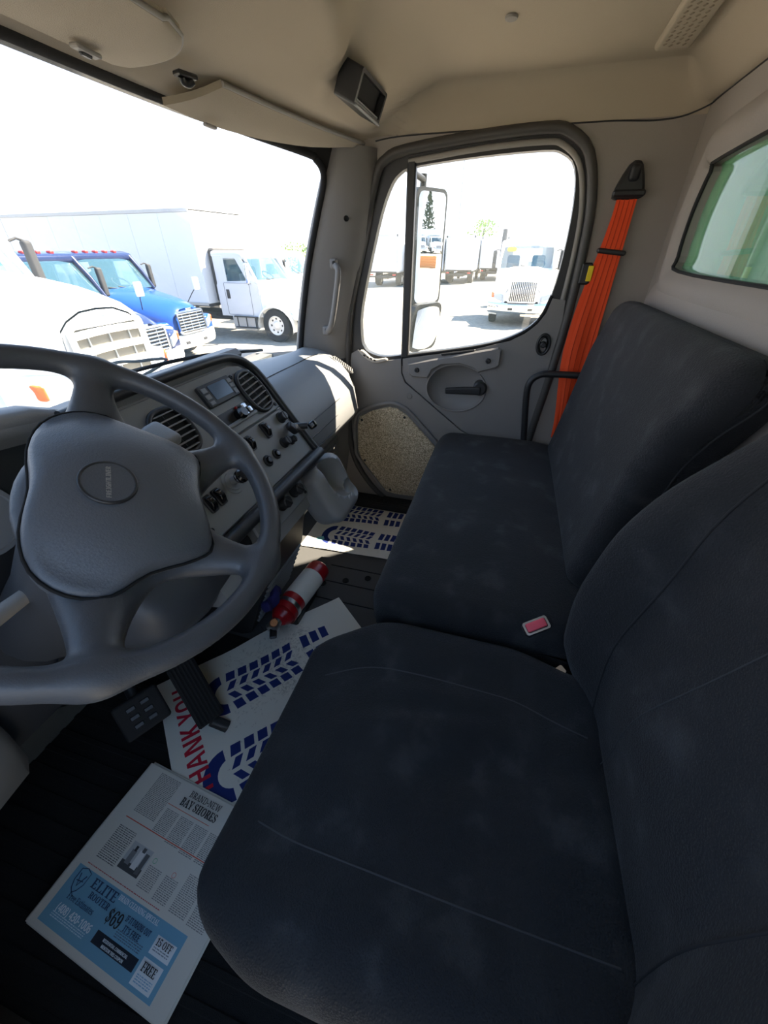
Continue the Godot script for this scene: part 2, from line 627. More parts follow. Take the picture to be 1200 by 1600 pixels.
func build_shell() -> void:
	# floor
	var g := G.new()
	g.box(Vector3(0, -0.03, -0.36), Vector3(1.86, 0.06, 1.62), 0.0)
	struct("floor", g, M.floor_rubber)
	# raised rubber panel over the gearbox, with ribs and plug holes
	var tunnel := setting("trim_1")
	g = G.new()
	g.prism(round_poly(P2([-0.02, -0.66, 0.24, -0.66, 0.37, -0.60, 0.40, -0.45, 0.40, 0.2, -0.06, 0.2, -0.06, -0.6]), 1), 0.02, Transform3D(Basis(Vector3.RIGHT, Vector3.BACK, Vector3.DOWN), Vector3(0, 0.022, 0)) * Transform3D(Basis(), Vector3(0, 0, 0.0)), 0.0)
	obj("floor_panel", g, M.floor_rubber, tunnel)
	for x in [0.155, 0.245, 0.335]:
		g = G.new()
		g.box(Vector3(x, 0.0225, -0.36), Vector3(0.004, 0.004, 0.36), 0.001)
		obj("rib", g, M.rubber, tunnel)
	for q in [[0.226, -0.53], [0.264, -0.45], [0.30, -0.37]]:
		g = G.new()
		g.lathe([Vector2(0.0, 0.0015), Vector2(0.010, 0.0015), Vector2(0.012, 0.003), Vector2(0.013, 0.0)], 14, Transform3D(Basis(), Vector3(q[0], 0.022, q[1])))
		obj("plug", g, M.black_hole, tunnel)
	# black mat in the driver's footwell
	g = G.new()
	g.box(Vector3(-0.47, 0.003, -0.52), Vector3(0.80, 0.006, 1.10), 0.003)
	var dm := obj("driver_floor_mat", g, M.driver_mat)
	metas(dm, "black ribbed rubber mat covering the driver's footwell under the newspaper", "floor mat")
	for k in 18:
		g = G.new()
		g.box(Vector3(-0.86 + 0.042 * k, 0.0075, -0.52), Vector3(0.014, 0.004, 1.06), 0.0015)
		obj("rib", g, M.driver_mat, dm)
	# firewall
	g = G.new()
	g.box(Vector3(0, 0.34, -1.03), Vector3(1.86, 0.74, 0.06), 0.0)
	struct("wall_front", g, M.firewall)
	# back wall with the rear window in a moulded recess
	var hole := round_poly(P2([-0.66, 1.05, 0.0, 1.045, 0.66, 1.05, 0.715, 1.085, 0.728, 1.18, 0.70, 1.262, 0.655, 1.283, 0.0, 1.30, -0.655, 1.283, -0.70, 1.262, -0.728, 1.18, -0.715, 1.085]), 4)
	g = G.new()
	g.plate(Vector2(0, 1.16), rect(0, 0.71, 1.86, 1.46), hole, 0.05, Transform3D(Basis(), Vector3(0, 0, 0.43)))
	struct("wall_back", g, M.wall_grey)
	# moulded surround standing proud of the back wall
	var fr := setting("trim_2")
	g = G.new()
	var rows := []
	for s in [[0.0, 0.43], [0.012, 0.420], [0.035, 0.412], [0.058, 0.416], [0.078, 0.43]]:
		var row := PackedVector3Array()
		var n := hole.size()
		for i in n:
			var t: Vector2 = (hole[(i + 2) % n] - hole[(i - 2 + n) % n]).normalized()
			var q: Vector2 = hole[i] + Vector2(t.y, -t.x) * s[0]
			row.append(Vector3(q.x, q.y, s[1]))
		rows.append(row)
	g.soft().sheet(rows, false, true)
	obj("window_surround", g, M.wall_grey, fr)
	# shelf-like swelling of the back wall under the rear window, with moulded ribs
	g = G.new()
	rows = []
	for q in [[1.035, 0.432], [1.0, 0.415], [0.95, 0.406], [0.90, 0.402], [0.6, 0.402], [0.3, 0.42]]:
		rows.append(P3([-0.9, q[0], q[1], -0.3, q[0], q[1], 0.3, q[0], q[1], 0.80, q[0], q[1], 0.885, q[0], q[1] + 0.03]))
	g.soft().sheet(rows)
	obj("back_panel", g, M.wall_grey, fr)
	# rear window: tinted pane and rubber gasket
	var w3 := setting("window_3")
	g = G.new()
	g.prism(hole, 0.005, Transform3D(Basis(), Vector3(0, 0, 0.455)))
	obj("pane", g, M.rear_glass, w3)
	g = G.new()
	var path := PackedVector3Array()
	for p in hole:
		path.append(Vector3(p.x, p.y, 0.432))
	g.tube(path, 0.0048, 8, true)
	obj("gasket", g, M.rubber, w3)
	# right wall behind the door (B pillar) and left wall around the driver's open door
	struct("wall_right", wall_side(1.0), M.wall_grey)
	struct("wall_left", wall_side(-1.0), M.wall_grey)
	# headliner as a shell with thickness
	rows = []
	var xs := []
	for i in 73:
		xs.append(0.885 * sin(lerpf(-PI / 2, PI / 2, i / 72.0)))
	for j in 131:
		var row := PackedVector3Array()
		for x in xs:
			var z := lerpf(zh(x), 0.435, pow(j / 130.0, 0.9))
			row.append(Vector3(x, roof_y(x, z) + crumple(x, z), z))
		rows.append(row)
	g = G.new()
	g.slab(rows, func(p: Vector3) -> Vector3: return Vector3(p.x * 1.03, 1.60 if p.z > -0.6 else p.y + 0.06, p.z))
	struct("ceiling", g, M.headliner)
	# seam bead where the headliner meets the side panel
	var tr := setting("trim_3")
	g = G.new()
	g.tube(curve(P3([0.884, 1.392, -0.50, 0.884, 1.400, -0.40, 0.884, 1.401, -0.1, 0.884, 1.401, 0.18, 0.884, 1.396, 0.30, 0.882, 1.400, 0.37, 0.865, 1.414, 0.42, 0.80, 1.421, 0.429, 0.5, 1.424, 0.43, 0.0, 1.424, 0.43]), 6), 0.002, 6)
	obj("headliner_seam", g, M.black_plastic, tr)
	# windshield
	var ws := setting("window_1")
	rows = []
	for j in 9:
		var row := PackedVector3Array()
		for i in 25:
			row.append(wind_pt(lerpf(-1, 1, i / 24.0), j / 8.0))
		rows.append(row)
	g = G.new()
	g.slab(rows, func(p: Vector3) -> Vector3: return p + Vector3(0, 0.002, -0.005))
	obj("pane", g, M.glass, ws)
	# rubber along the glass edge: header band and the two sides
	g = G.new()
	rows = []
	for q in [[0.972, 0.006], [1.0, 0.012], [1.03, 0.012]]:
		var row := PackedVector3Array()
		for i in 25:
			var u := lerpf(-0.93, 0.93, i / 24.0)
			var e: float = 1.0 + (q[0] - 1.0) * (1.0 - 0.7 * pow(absf(u), 3.0))
			row.append(wind_pt(u, e) + Vector3(0, 0, q[1]))
		rows.append(row)
	g.slab(rows, func(p: Vector3) -> Vector3: return p + Vector3(0, 0.004, -0.035))
	obj("header_gasket", g, M.rubber, ws)
	var pts := PackedVector3Array()
	var uv := [[0.985, -0.03], [0.985, 0.2], [0.985, 0.5], [0.985, 0.75], [0.984, 0.86], [0.978, 0.915], [0.962, 0.95], [0.935, 0.972], [0.90, 0.981], [0.6, 0.982], [0.2, 0.982]]
	for q in uv:
		pts.append(wind_pt(q[0], q[1]) + Vector3(0, 0, 0.010))
	uv.reverse()
	for q in uv:
		pts.append(wind_pt(-q[0], q[1]) + Vector3(0, 0, 0.010))
	# opaque border of the glass outside the gasket, at both pillars
	uv.reverse()
	for s in [-1.0, 1.0]:
		var inner := PackedVector3Array()
		var outer := PackedVector3Array()
		for i in 9:
			inner.append(wind_pt(s * uv[i][0], uv[i][1]) + Vector3(0, 0, 0.006))
			var o := Vector2(1.03, uv[i][1]) if i < 6 else (Vector2(1.03, 1.04) if i == 6 else Vector2(uv[i][0], 1.04))
			outer.append(wind_pt(s * o.x, o.y) + Vector3(0, 0, 0.004))
		obj("glass_border", G.new().slab([inner, outer], func(p: Vector3) -> Vector3: return p + Vector3(0, 0, -0.004)), M.rubber, ws)
	obj("edge_gasket", G.new().tube(curve(pts, 4), 0.0105, 8), M.rubber, ws)
	# A pillars
	for s in [1.0, -1.0]:
		pillar(s, "trim_4" if s > 0 else "trim_5")
	# cowl below the glass, outside
	g = G.new()
	g.box(Vector3(0, 0.68, -1.16), Vector3(1.9, 0.06, 0.16), 0.01)
	struct("trim_6", g, M.black_plastic)


func crumple(x: float, z: float) -> float:
	# loose folds of the headliner cloth round the overhead pocket
	var d := Vector2(absf(x) - 0.80, z + 0.385).length()
	return 0.005 * sin(30.0 * atan2(z + 0.47, absf(x) - 0.90)) * smoothstep(0.14, 0.05, d)


func yz(x: float) -> Transform3D:
	# local x runs along world z, local y up, local z to +x
	return Transform3D(Basis(Vector3(0, 0, 1), Vector3(0, 1, 0), Vector3(1, 0, 0)), Vector3(x, 0, 0))


func door_loop(grow: float) -> PackedVector2Array:
	var p := round_poly(P2([-0.40, 0.032, -0.475, 0.055, -0.555, 0.14, -0.612, 0.245, -0.632, 0.36, -0.632, 0.50, -0.622, 0.715, -0.600, 0.911, -0.546, 1.121, -0.492, 1.295, -0.46, 1.335, -0.395, 1.355, -0.165, 1.376, 0.019, 1.384, 0.085, 1.374, 0.150, 1.325, 0.186, 1.215, 0.195, 1.084, 0.193, 0.895, 0.178, 0.669, 0.163, 0.511, 0.15, 0.28, 0.135, 0.03]), 3)
	var mid := Vector2(-0.21, 0.72)
	var r := PackedVector2Array()
	for q in p:
		r.append(q + (q - mid).normalized() * grow)
	return r


func wall_side(s: float) -> G:
	# a sheet panel with the door opening cut out; in front it ends at the pillar
	var g := G.new()
	var outer := P2([-1.16, -0.06, 0.48, -0.06, 0.48, 1.46, 0.30, 1.46, -0.50, 1.46, -0.62, 1.40, -0.78, 0.74, -1.16, 0.70])
	g.plate(Vector2(-0.22, 0.72), outer, door_loop(-0.002), 0.045 * s, yz(0.885 * s))
	return g


func pillar(s: float, called: String) -> void:
	var t := setting(called)
	var rows := []
	for j in 11:
		var k := lerpf(-0.04, 1.05, j / 10.0)
		var e := wind_pt(s, k)
		var y := e.y
		var zd := lerpf(-0.632, -0.500, smoothstep(0.72, 1.36, y))
		var row := PackedVector3Array()
		row.append(e + Vector3(-s * 0.004, 0, -0.02))
		row.append(e + Vector3(-s * 0.012, 0, 0.006))
		row.append(Vector3(s * (0.806), y, lerpf(e.z, zd, 0.30)))
		row.append(Vector3(s * (0.822), y, lerpf(e.z, zd, 0.62)))
		row.append(Vector3(s * (0.850), y, lerpf(e.z, zd, 0.90)))
		row.append(Vector3(s * (0.886), y, zd + 0.006))
		row.append(Vector3(s * (0.91), y, zd + 0.004))
		rows.append(row)
	var g := G.new()
	g.slab(rows, func(p: Vector3) -> Vector3: return p + Vector3(s * 0.02, 0, -0.012))
	obj("pillar_cover", g, M.pillar_grey, t)
	if s > 0:
		# plug hole with its rim
		g = G.new()
		g.lathe([Vector2(0.0, 0.001), Vector2(0.006, 0.001), Vector2(0.0075, 0.003), Vector2(0.009, 0.0)], 14, stand(Vector3(0.8165, 1.19, -0.588), Vector3(-0.93, 0.1, 0.3)))
		obj("plug", g, M.black_hole, t)


func build_driver_door() -> void:
	# unseen driver's door, added part open on its front hinges to limit light
	var d := setting("door_2")
	var poly := P2([-0.40, 0.032, -0.475, 0.055, -0.555, 0.14, -0.612, 0.245, -0.630, 0.36, -0.630, 0.50, -0.622, 0.70, -0.58, 0.74, -0.476, 0.73, -0.366, 0.745, -0.11, 0.79, 0.028, 0.835, 0.112, 0.90, 0.150, 0.975, 0.190, 0.97, 0.190, 0.895, 0.176, 0.669, 0.161, 0.511, 0.148, 0.28, 0.134, 0.03])
	var g := G.new()
	g.prism(poly, -0.05, yz(-0.90), 0.008)
	var hinge := Transform3D(Basis(), Vector3(-0.93, 0, -0.64)) * Transform3D(Basis(Vector3.UP, -0.37), Vector3.ZERO) * Transform3D(Basis(), Vector3(0.93, 0, 0.64))
	obj("panel", g, M.door_grey, d).transform = hinge
	g = G.new()
	g.plate(Vector2(-0.2, 1.03), door_loop(0.006), round_poly(P2([-0.573, 0.80, -0.50, 1.159, -0.458, 1.268, -0.36, 1.328, 0.028, 1.349, 0.126, 1.306, 0.148, 1.084, 0.108, 0.889, -0.11, 0.76, -0.476, 0.70]), 3), -0.03, yz(-0.90))
	obj("window_frame", g, M.black_plastic, d).transform = hinge
	g = G.new()
	g.puff(Vector3(-0.878, 0.62, -0.12), Vector3(0.022, 0.04, 0.16), 0.02, 4)
	obj("armrest", g, M.door_grey, d).transform = hinge


# ---------------------------------------------------------------- passenger door
func csg_panel(parent: Node, called: String, m: Material, poly: PackedVector2Array, x0: float, depth: float, cuts: Array) -> void:
	# outline in (z, y), thickness towards +x, with hollows and grooves cut out of the inner face
	var c := CSGCombiner3D.new()
	c.name = called
	c.material_override = m
	parent.add_child(c, true)
	var p := CSGPolygon3D.new()
	p.polygon = poly
	p.mode = CSGPolygon3D.MODE_DEPTH
	p.depth = depth
	p.transform = Transform3D(Basis(Vector3(0, 0, 1), Vector3(0, 1, 0), Vector3(-1, 0, 0)), Vector3(x0, 0, 0))
	p.name = "panel_block"
	p.material = m
	c.add_child(p)
	for cut in cuts:
		var k := CSGMesh3D.new()
		k.name = "hollow"
		k.mesh = cut[0]
		k.transform = cut[1]
		k.material = m
		k.operation = CSGShape3D.OPERATION_SUBTRACTION
		c.add_child(k, true)


func build_door() -> void:
	var d := setting("door_1")
	var X := 0.880
	# lower panel: sill line along the window bottom, hollow for the handle, split line, slot under the glass
	var poly := P2([-0.40, 0.030, -0.478, 0.055, -0.558, 0.14, -0.614, 0.245, -0.632, 0.36, -0.632, 0.50, -0.622, 0.70, -0.615, 0.735, -0.585, 0.752, -0.565, 0.735, -0.53, 0.722, -0.476, 0.712, -0.39, 0.727, -0.366, 0.732, -0.11, 0.777, 0.028, 0.818, 0.075, 0.845, 0.112, 0.880, 0.132, 0.915, 0.142, 0.960, 0.185, 0.955, 0.190, 0.895, 0.176, 0.669, 0.161, 0.511, 0.148, 0.28, 0.134, 0.03])
	var cup := SphereMesh.new()
	cup.radius = 0.5
	cup.height = 1.0
	cup.radial_segments = 48
	cup.rings = 24
	var groove := BoxMesh.new()
	groove.size = Vector3.ONE
	var cuts := [[cup, Transform3D(Basis().scaled(Vector3(0.10, 0.19, 0.245)), Vector3(X - 0.004, 0.622, -0.160))]]
	for q in [[-0.393, 0.735, -0.392, 0.668], [-0.392, 0.670, -0.375, 0.632], [-0.376, 0.634, -0.115, 0.443], [-0.115, 0.444, -0.02, 0.40]]:
		var a := Vector3(X, q[1], q[0])
		var b := Vector3(X, q[3], q[2])
		var dir := (b - a).normalized()
		cuts.append([groove, Transform3D(Basis(Vector3(0.030, 0, 0), dir.cross(Vector3.RIGHT) * 0.007, dir * ((b - a).length() + 0.003)), (a + b) * 0.5)])
	csg_panel(d, "panel", M.door_grey, poly, X, 0.06, cuts)
	# outer skin of the door
	obj("outer_skin", G.new().prism(P2([-0.66, -0.02, -0.66, 0.70, -0.58, 0.715, -0.366, 0.71, 0.05, 0.78, 0.12, 0.84, 0.22, 0.90, 0.20, 0.30, 0.17, -0.02]), 0.02, yz(0.943)), M.white_paint, d)
	# black window frame
	var glass := round_poly(P2([-0.573, 0.80, -0.567, 0.91, -0.50, 1.159, -0.458, 1.268, -0.42, 1.312, -0.36, 1.328, -0.161, 1.343, 0.028, 1.349, 0.085, 1.340, 0.126, 1.306, 0.145, 1.218, 0.148, 1.084, 0.138, 0.971, 0.108, 0.889, 0.028, 0.831, -0.11, 0.79, -0.366, 0.744, -0.476, 0.728, -0.54, 0.741, -0.565, 0.765]), 3)
	var g := G.new()
	g.plate(Vector2(-0.2, 1.03), round_poly(P2([-0.636, 0.72, -0.614, 0.911, -0.560, 1.121, -0.506, 1.302, -0.468, 1.350, -0.400, 1.371, -0.165, 1.392, 0.019, 1.400, 0.092, 1.390, 0.164, 1.334, 0.200, 1.215, 0.208, 1.084, 0.205, 0.90, 0.13, 0.84, 0.05, 0.79, -0.11, 0.745, -0.366, 0.70, -0.476, 0.69]), 3), glass, 0.035, yz(0.893))
	obj("window_frame", g, M.black_plastic, d)
	# grey moulding round the frame at the rear, where the door trim climbs up
	g = G.new()
	g.tube(curve(P3([0.890, 0.95, 0.176, 0.890, 1.084, 0.179, 0.890, 1.21, 0.170, 0.890, 1.310, 0.138, 0.890, 1.358, 0.08, 0.890, 1.367, 0.02, 0.890, 1.360, -0.165, 0.890, 1.339, -0.39]), 5), 0.008, 8)
	obj("frame_moulding", g, M.trim_grey, d)
	# divider between the fixed quarter glass and the main glass
	g = G.new()
	g.box(Vector3(0.898, 1.035, -0.381), Vector3(0.030, 0.615, 0.030), 0.005, Basis(Vector3.RIGHT, 0.01))
	obj("divider_bar", g, M.black_plastic, d)
	# panes
	var quarter := PackedVector2Array()
	var main := PackedVector2Array()
	for q in Geometry2D.intersect_polygons(glass, P2([-0.7, 0.6, -0.382, 0.6, -0.382, 1.45, -0.7, 1.45])): quarter = q
	for q in Geometry2D.intersect_polygons(glass, P2([-0.381, 0.6, 0.3, 0.6, 0.3, 1.45, -0.381, 1.45])): main = q
	obj("quarter_pane", G.new().prism(Geometry2D.offset_polygon(quarter, 0.008)[0], 0.004, yz(0.908)), M.glass, d)
	obj("main_pane", G.new().prism(Geometry2D.offset_polygon(main, 0.008)[0], 0.004, yz(0.908)), M.glass, d)
	# rubber lip on the sill
	g = G.new()
	g.tube(curve(P3([0.890, 0.738, -0.372, 0.890, 0.785, -0.11, 0.890, 0.826, 0.028, 0.890, 0.885, 0.108, 0.890, 0.968, 0.139]), 6), 0.006, 6)
	obj("sill_lip", g, M.rubber, d)
	# seal round the door opening
	var path := PackedVector3Array()
	for p in door_loop(0.012):
		path.append(Vector3(0.882, p.y, p.x))
	obj("door_seal", G.new().tube(path, 0.015, 10, true), M.seal, d)
	# slot in the sill for warm air, and the ledge at the front of the sill
	g = G.new()
	g.prism(round_poly(P2([-0.575, 0.742, -0.52, 0.706, -0.458, 0.716, -0.463, 0.727, -0.515, 0.720, -0.56, 0.752]), 3), -0.014, yz(0.882), 0.003)
	obj("sill_ledge", g, M.dash_pale, d)
	for k in 4:
		g = G.new()
		g.box(Vector3(0.8665, 0.7335 - k * 0.0055, -0.553 + k * 0.015), Vector3(0.004, 0.006, 0.010), 0.001, Basis(Vector3.RIGHT, 0.5))
		obj("demister_slot", g, M.black_hole, d)
	g = G.new()
	g.box(Vector3(0.8785, 0.765, -0.165), Vector3(0.008, 0.010, 0.135), 0.003, Basis(Vector3.RIGHT, -0.17))
	obj("sill_slot", g, M.black_plastic, d)
	# armrest / pull strip with two screws
	g = G.new()
	g.prism(P2([-0.366, 0.712, -0.015, 0.793, 0.0, 0.785, 0.0, 0.728, -0.012, 0.718, -0.078, 0.696, -0.10, 0.712, -0.15, 0.724, -0.225, 0.716, -0.262, 0.694, -0.278, 0.660, -0.345, 0.660, -0.360, 0.672]), -0.016, yz(0.882), 0.005)
	var strip := obj("pull_strip", g, M.door_grey, d)
	screw(Vector3(0.866, 0.690, -0.325), Vector3.LEFT, 0.010, M.black_plastic, strip)
	screw(Vector3(0.866, 0.744, -0.045), Vector3.LEFT, 0.010, M.black_plastic, strip)
	# rim of the hollow
	path = PackedVector3Array()
	for k in 33:
		var a := lerpf(-3.9, 0.75, k / 32.0)
		path.append(Vector3(0.8795, 0.622 + 0.094 * sin(a), -0.160 + 0.122 * cos(a)))
	obj("hollow_rim", G.new().tube(path, 0.004, 6), M.door_grey, d)
	# inside handle
	var h := Node3D.new()
	h.name = "handle"
	d.add_child(h)
	h.set_meta("label", "black pull lever in the hollow of the door")
	g = G.new()
	g.puff(Vector3(0.864, 0.622, -0.128), Vector3(0.007, 0.016, 0.072), 0.0065, 4, func(p: Vector3) -> Vector3: return Vector3(p.x - 0.006 * smoothstep(0.0, -0.07, p.z), p.y * lerpf(1.0, 0.78, smoothstep(0.02, -0.07, p.z)), p.z), Basis(Vector3.RIGHT, -0.06))
	obj("lever", g, M.black_plastic, h)
	g = G.new()
	g.lathe([Vector2(0.028, -0.03), Vector2(0.028, 0.016), Vector2(0.022, 0.022), Vector2(0, 0.022)], 20, stand(Vector3(0.885, 0.634, -0.062), Vector3.LEFT))
	obj("pivot", g, M.black_plastic, h)
	# lock button in an oval bezel
	var l := Node3D.new()
	l.name = "lock"
	d.add_child(l)
	path = PackedVector3Array()
	var path2 := PackedVector3Array()
	for k in 24:
		var w := TAU * k / 24
		path.append(Vector3(0.877, 0.811 + 0.034 * sin(w), 0.144 + 0.021 * cos(w)))
		path2.append(Vector3(0.876, 0.811 + 0.026 * sin(w), 0.144 + 0.014 * cos(w)))
	obj("bezel", G.new().tube(path, 0.005, 8, true), M.black_plastic, l)
	obj("inner_ring", G.new().tube(path2, 0.003, 8, true), M.black_gloss, l)
	g = G.new()
	g.lathe([Vector2(0.012, -0.01), Vector2(0.011, 0.008), Vector2(0.007, 0.012), Vector2(0, 0.012)], 16, stand(Vector3(0.878, 0.811, 0.144), Vector3.LEFT))
	obj("button", g, M.black_plastic, l)
	# blanking plug
	g = G.new()
	g.lathe([Vector2(0.012, -0.002), Vector2(0.012, 0.002), Vector2(0.009, 0.003), Vector2(0, 0.003)], 16, stand(Vector3(0.880, 0.575, -0.355), Vector3.LEFT))
	obj("plug", g, M.pillar_grey, d)
	# speckled kick panel on the lower part of the door
	g = G.new()
	g.prism(round_poly(P2([-0.600, 0.30, -0.597, 0.42, -0.585, 0.462, -0.52, 0.497, -0.445, 0.520, -0.405, 0.515, -0.36, 0.488, -0.22, 0.350, -0.20, 0.22, -0.24, 0.075, -0.40, 0.070, -0.455, 0.078, -0.585, 0.245]), 1), -0.010, yz(0.881), 0.003)
	var kick := obj("kick_panel", g, M.carpet, d, "speckled beige carpet panel on the lower door")
	for q in [[0.447, -0.575], [0.480, -0.372], [0.240, -0.567], [0.092, -0.435]]:
		screw(Vector3(0.872, q[0], q[1]), Vector3.LEFT, 0.006, M.black_plastic, kick)
	# bead round the kick panel
	g = G.new()
	g.tube(curve(P3([0.876, 0.085, -0.47, 0.876, 0.245, -0.598, 0.876, 0.31, -0.612, 0.876, 0.42, -0.612, 0.876, 0.478, -0.59, 0.876, 0.515, -0.52, 0.876, 0.538, -0.44, 0.876, 0.53, -0.395, 0.876, 0.502, -0.348, 0.876, 0.36, -0.205]), 5), 0.009, 8)
	obj("panel_bead", g, M.door_grey, d)
	# ribbed black sill plate at the foot of the door
	var sp := setting("trim_7")
	g = G.new()
	g.box(Vector3(0.845, 0.022, -0.25), Vector3(0.085, 0.044, 0.84), 0.008)
	obj("sill_plate", g, M.rubber, sp)
	for k in 6:
		g = G.new()
		g.box(Vector3(0.812 + 0.012 * k, 0.046, -0.25), Vector3(0.005, 0.005, 0.80), 0.0015)
		obj("rib", g, M.rubber, sp)
	# grey moulded corner at the door foot, by the firewall
	g = G.new()
	var rows := []
	for q in [[0.0, -0.74], [0.15, -0.70], [0.30, -0.672], [0.50, -0.655]]:
		rows.append(P3([0.74, q[0], q[1] - 0.12, 0.80, q[0], q[1] - 0.03, 0.85, q[0], q[1] + 0.015, 0.90, q[0], q[1] + 0.03]))
	g.slab(rows, func(p: Vector3) -> Vector3: return p + Vector3(0.01, 0, -0.015))
	struct("trim_8", g, M.door_grey)


# ---------------------------------------------------------------- dashboard
func pass_row(x: float) -> PackedVector3Array:
	# cross-section of the passenger side of the dash at x, from the glass to the lower edge
	var e := smoothstep(0.74, 0.87, x)
	var zb := -1.06 + 0.25 * pow(minf(absf(x) / 0.80, 1.0), 2.2) - 0.02
	var r := P3([x, 0.70, zb, x, 0.752, minf(zb + 0.06, -0.82), x, 0.770, -0.79, x, 0.764, -0.735, x, 0.745, -0.675, x, 0.712, -0.628, x, 0.675, -0.598, x, 0.642, -0.578, x, 0.628, -0.570, x, 0.58, -0.563, x, 0.535, -0.556, x, 0.518, -0.562, x, 0.508, -0.585, x, 0.505, -0.66])
	for i in range(2, r.size()):
		# the end by the door is rounded off and drops a little
		r[i].z -= 0.055 * e * e * smoothstep(0.0, 6.0, float(i)) * (0.4 if i < 7 else 1.0)
		r[i].y -= 0.012 * e * e
	return r


func vent(parent: Node, xf: Transform3D, w: float, h: float, slats: int, tilt := 0.0) -> void:
	# oval air vent: bezel ring, dark throat, slats
	var v := Node3D.new()
	v.name = "air_vent"
	parent.add_child(v, true)
	var loop := PackedVector3Array()
	var inner := PackedVector2Array()
	for k in 32:
		var a := TAU * k / 32
		var c := Vector2(signf(cos(a)) * pow(absf(cos(a)), 0.75) * w / 2, signf(sin(a)) * pow(absf(sin(a)), 0.75) * h / 2)
		loop.append(xf * Vector3(c.x, c.y, 0.004))
		inner.append(c * 0.98)
	obj("bezel", G.new().tube(loop, 0.006, 8, true), M.black_plastic, v)
	obj("throat", G.new().prism(inner, -0.002, xf * Transform3D(Basis(), Vector3(0, 0, 0.0035))), M.black_hole, v)
	for k in slats:
		var y := lerpf(-0.40, 0.40, float(k) / (slats - 1)) * h
		var len := w * 0.90 * sqrt(maxf(0.05, 1.0 - pow(absf(2.0 * y / h), 2.6)))
		var g := G.new()
		g.box(Vector3.ZERO, Vector3(len, 0.0022, 0.010), 0.0008, Basis(Vector3.RIGHT, 0.35))
		var o := obj("slat", g, M.trim_grey, v)
		o.transform = xf * Transform3D(Basis(), Vector3(0, y, 0.006))
	var cb := G.new()
	cb.box(Vector3.ZERO, Vector3(0.003, h * 0.8, 0.004), 0.001)
	var o2 := obj("upright", cb, M.black_plastic, v)
	o2.transform = xf * Transform3D(Basis(), Vector3(0, 0, 0.002))


func rocker(parent: Node, xf: Transform3D, w: float, h: float) -> void:
	var r := Node3D.new()
	r.name = "rocker_switch"
	parent.add_child(r, true)
	obj("bezel", G.new().prism(rect(0, 0, w, h, w * 0.22), 0.006, xf, 0.0015), M.black_plastic, r)
	var g := G.new()
	g.puff(Vector3.ZERO, Vector3(w * 0.34, h * 0.42, 0.005), 0.004, 4, func(p: Vector3) -> Vector3: return p + Vector3(0, 0, 0.004 * cos(p.y / h * 6.0) + 0.004 * p.y / h))
	var k := obj("paddle", g, M.black_gloss, r)
	k.transform = xf * Transform3D(Basis(), Vector3(0, 0, 0.009))
	g = G.new()
	g.box(Vector3(0, h * 0.22, 0.0165), Vector3(w * 0.3, 0.002, 0.001), 0.0003)
	var i := obj("mark", g, M.trim_grey, r)
	i.transform = xf


func knob(parent: Node, xf: Transform3D, r: float, h: float, m: Material, called := "knob") -> void:
	# xf: local z out of the panel
	var st := xf * Transform3D(Basis(Vector3.RIGHT, Vector3(0, 0, 1), Vector3(0, -1, 0)), Vector3.ZERO)
	var g := G.new()
	g.lathe([Vector2(r * 1.25, 0), Vector2(r * 1.25, 0.003), Vector2(r * 1.02, 0.005), Vector2(r, 0.006), Vector2(r * 0.94, h * 0.9), Vector2(r * 0.8, h), Vector2(0, h)], 20, st)
	var k := obj(called, g, m, parent)
	g = G.new()
	g.box(Vector3(0, 0, h * 0.55), Vector3(r * 0.5, r * 1.9, h * 1.05), r * 0.15)
	var grip := obj("grip", g, m, k)
	grip.transform = xf


func socket_ring(parent: Node, xf: Transform3D, r: float) -> void:
	var st := xf * Transform3D(Basis(Vector3.RIGHT, Vector3(0, 0, 1), Vector3(0, -1, 0)), Vector3.ZERO)
	var s := obj("power_socket", G.new().lathe([Vector2(r * 1.4, 0), Vector2(r * 1.4, 0.003), Vector2(r * 1.1, 0.006), Vector2(r, 0.006), Vector2(r * 0.95, -0.0)], 20, st), M.black_plastic, parent)
	obj("cap", G.new().lathe([Vector2(r * 0.85, 0.0), Vector2(r * 0.85, 0.008), Vector2(r * 0.6, 0.010), Vector2(0, 0.010)], 20, st), M.black_gloss, s)


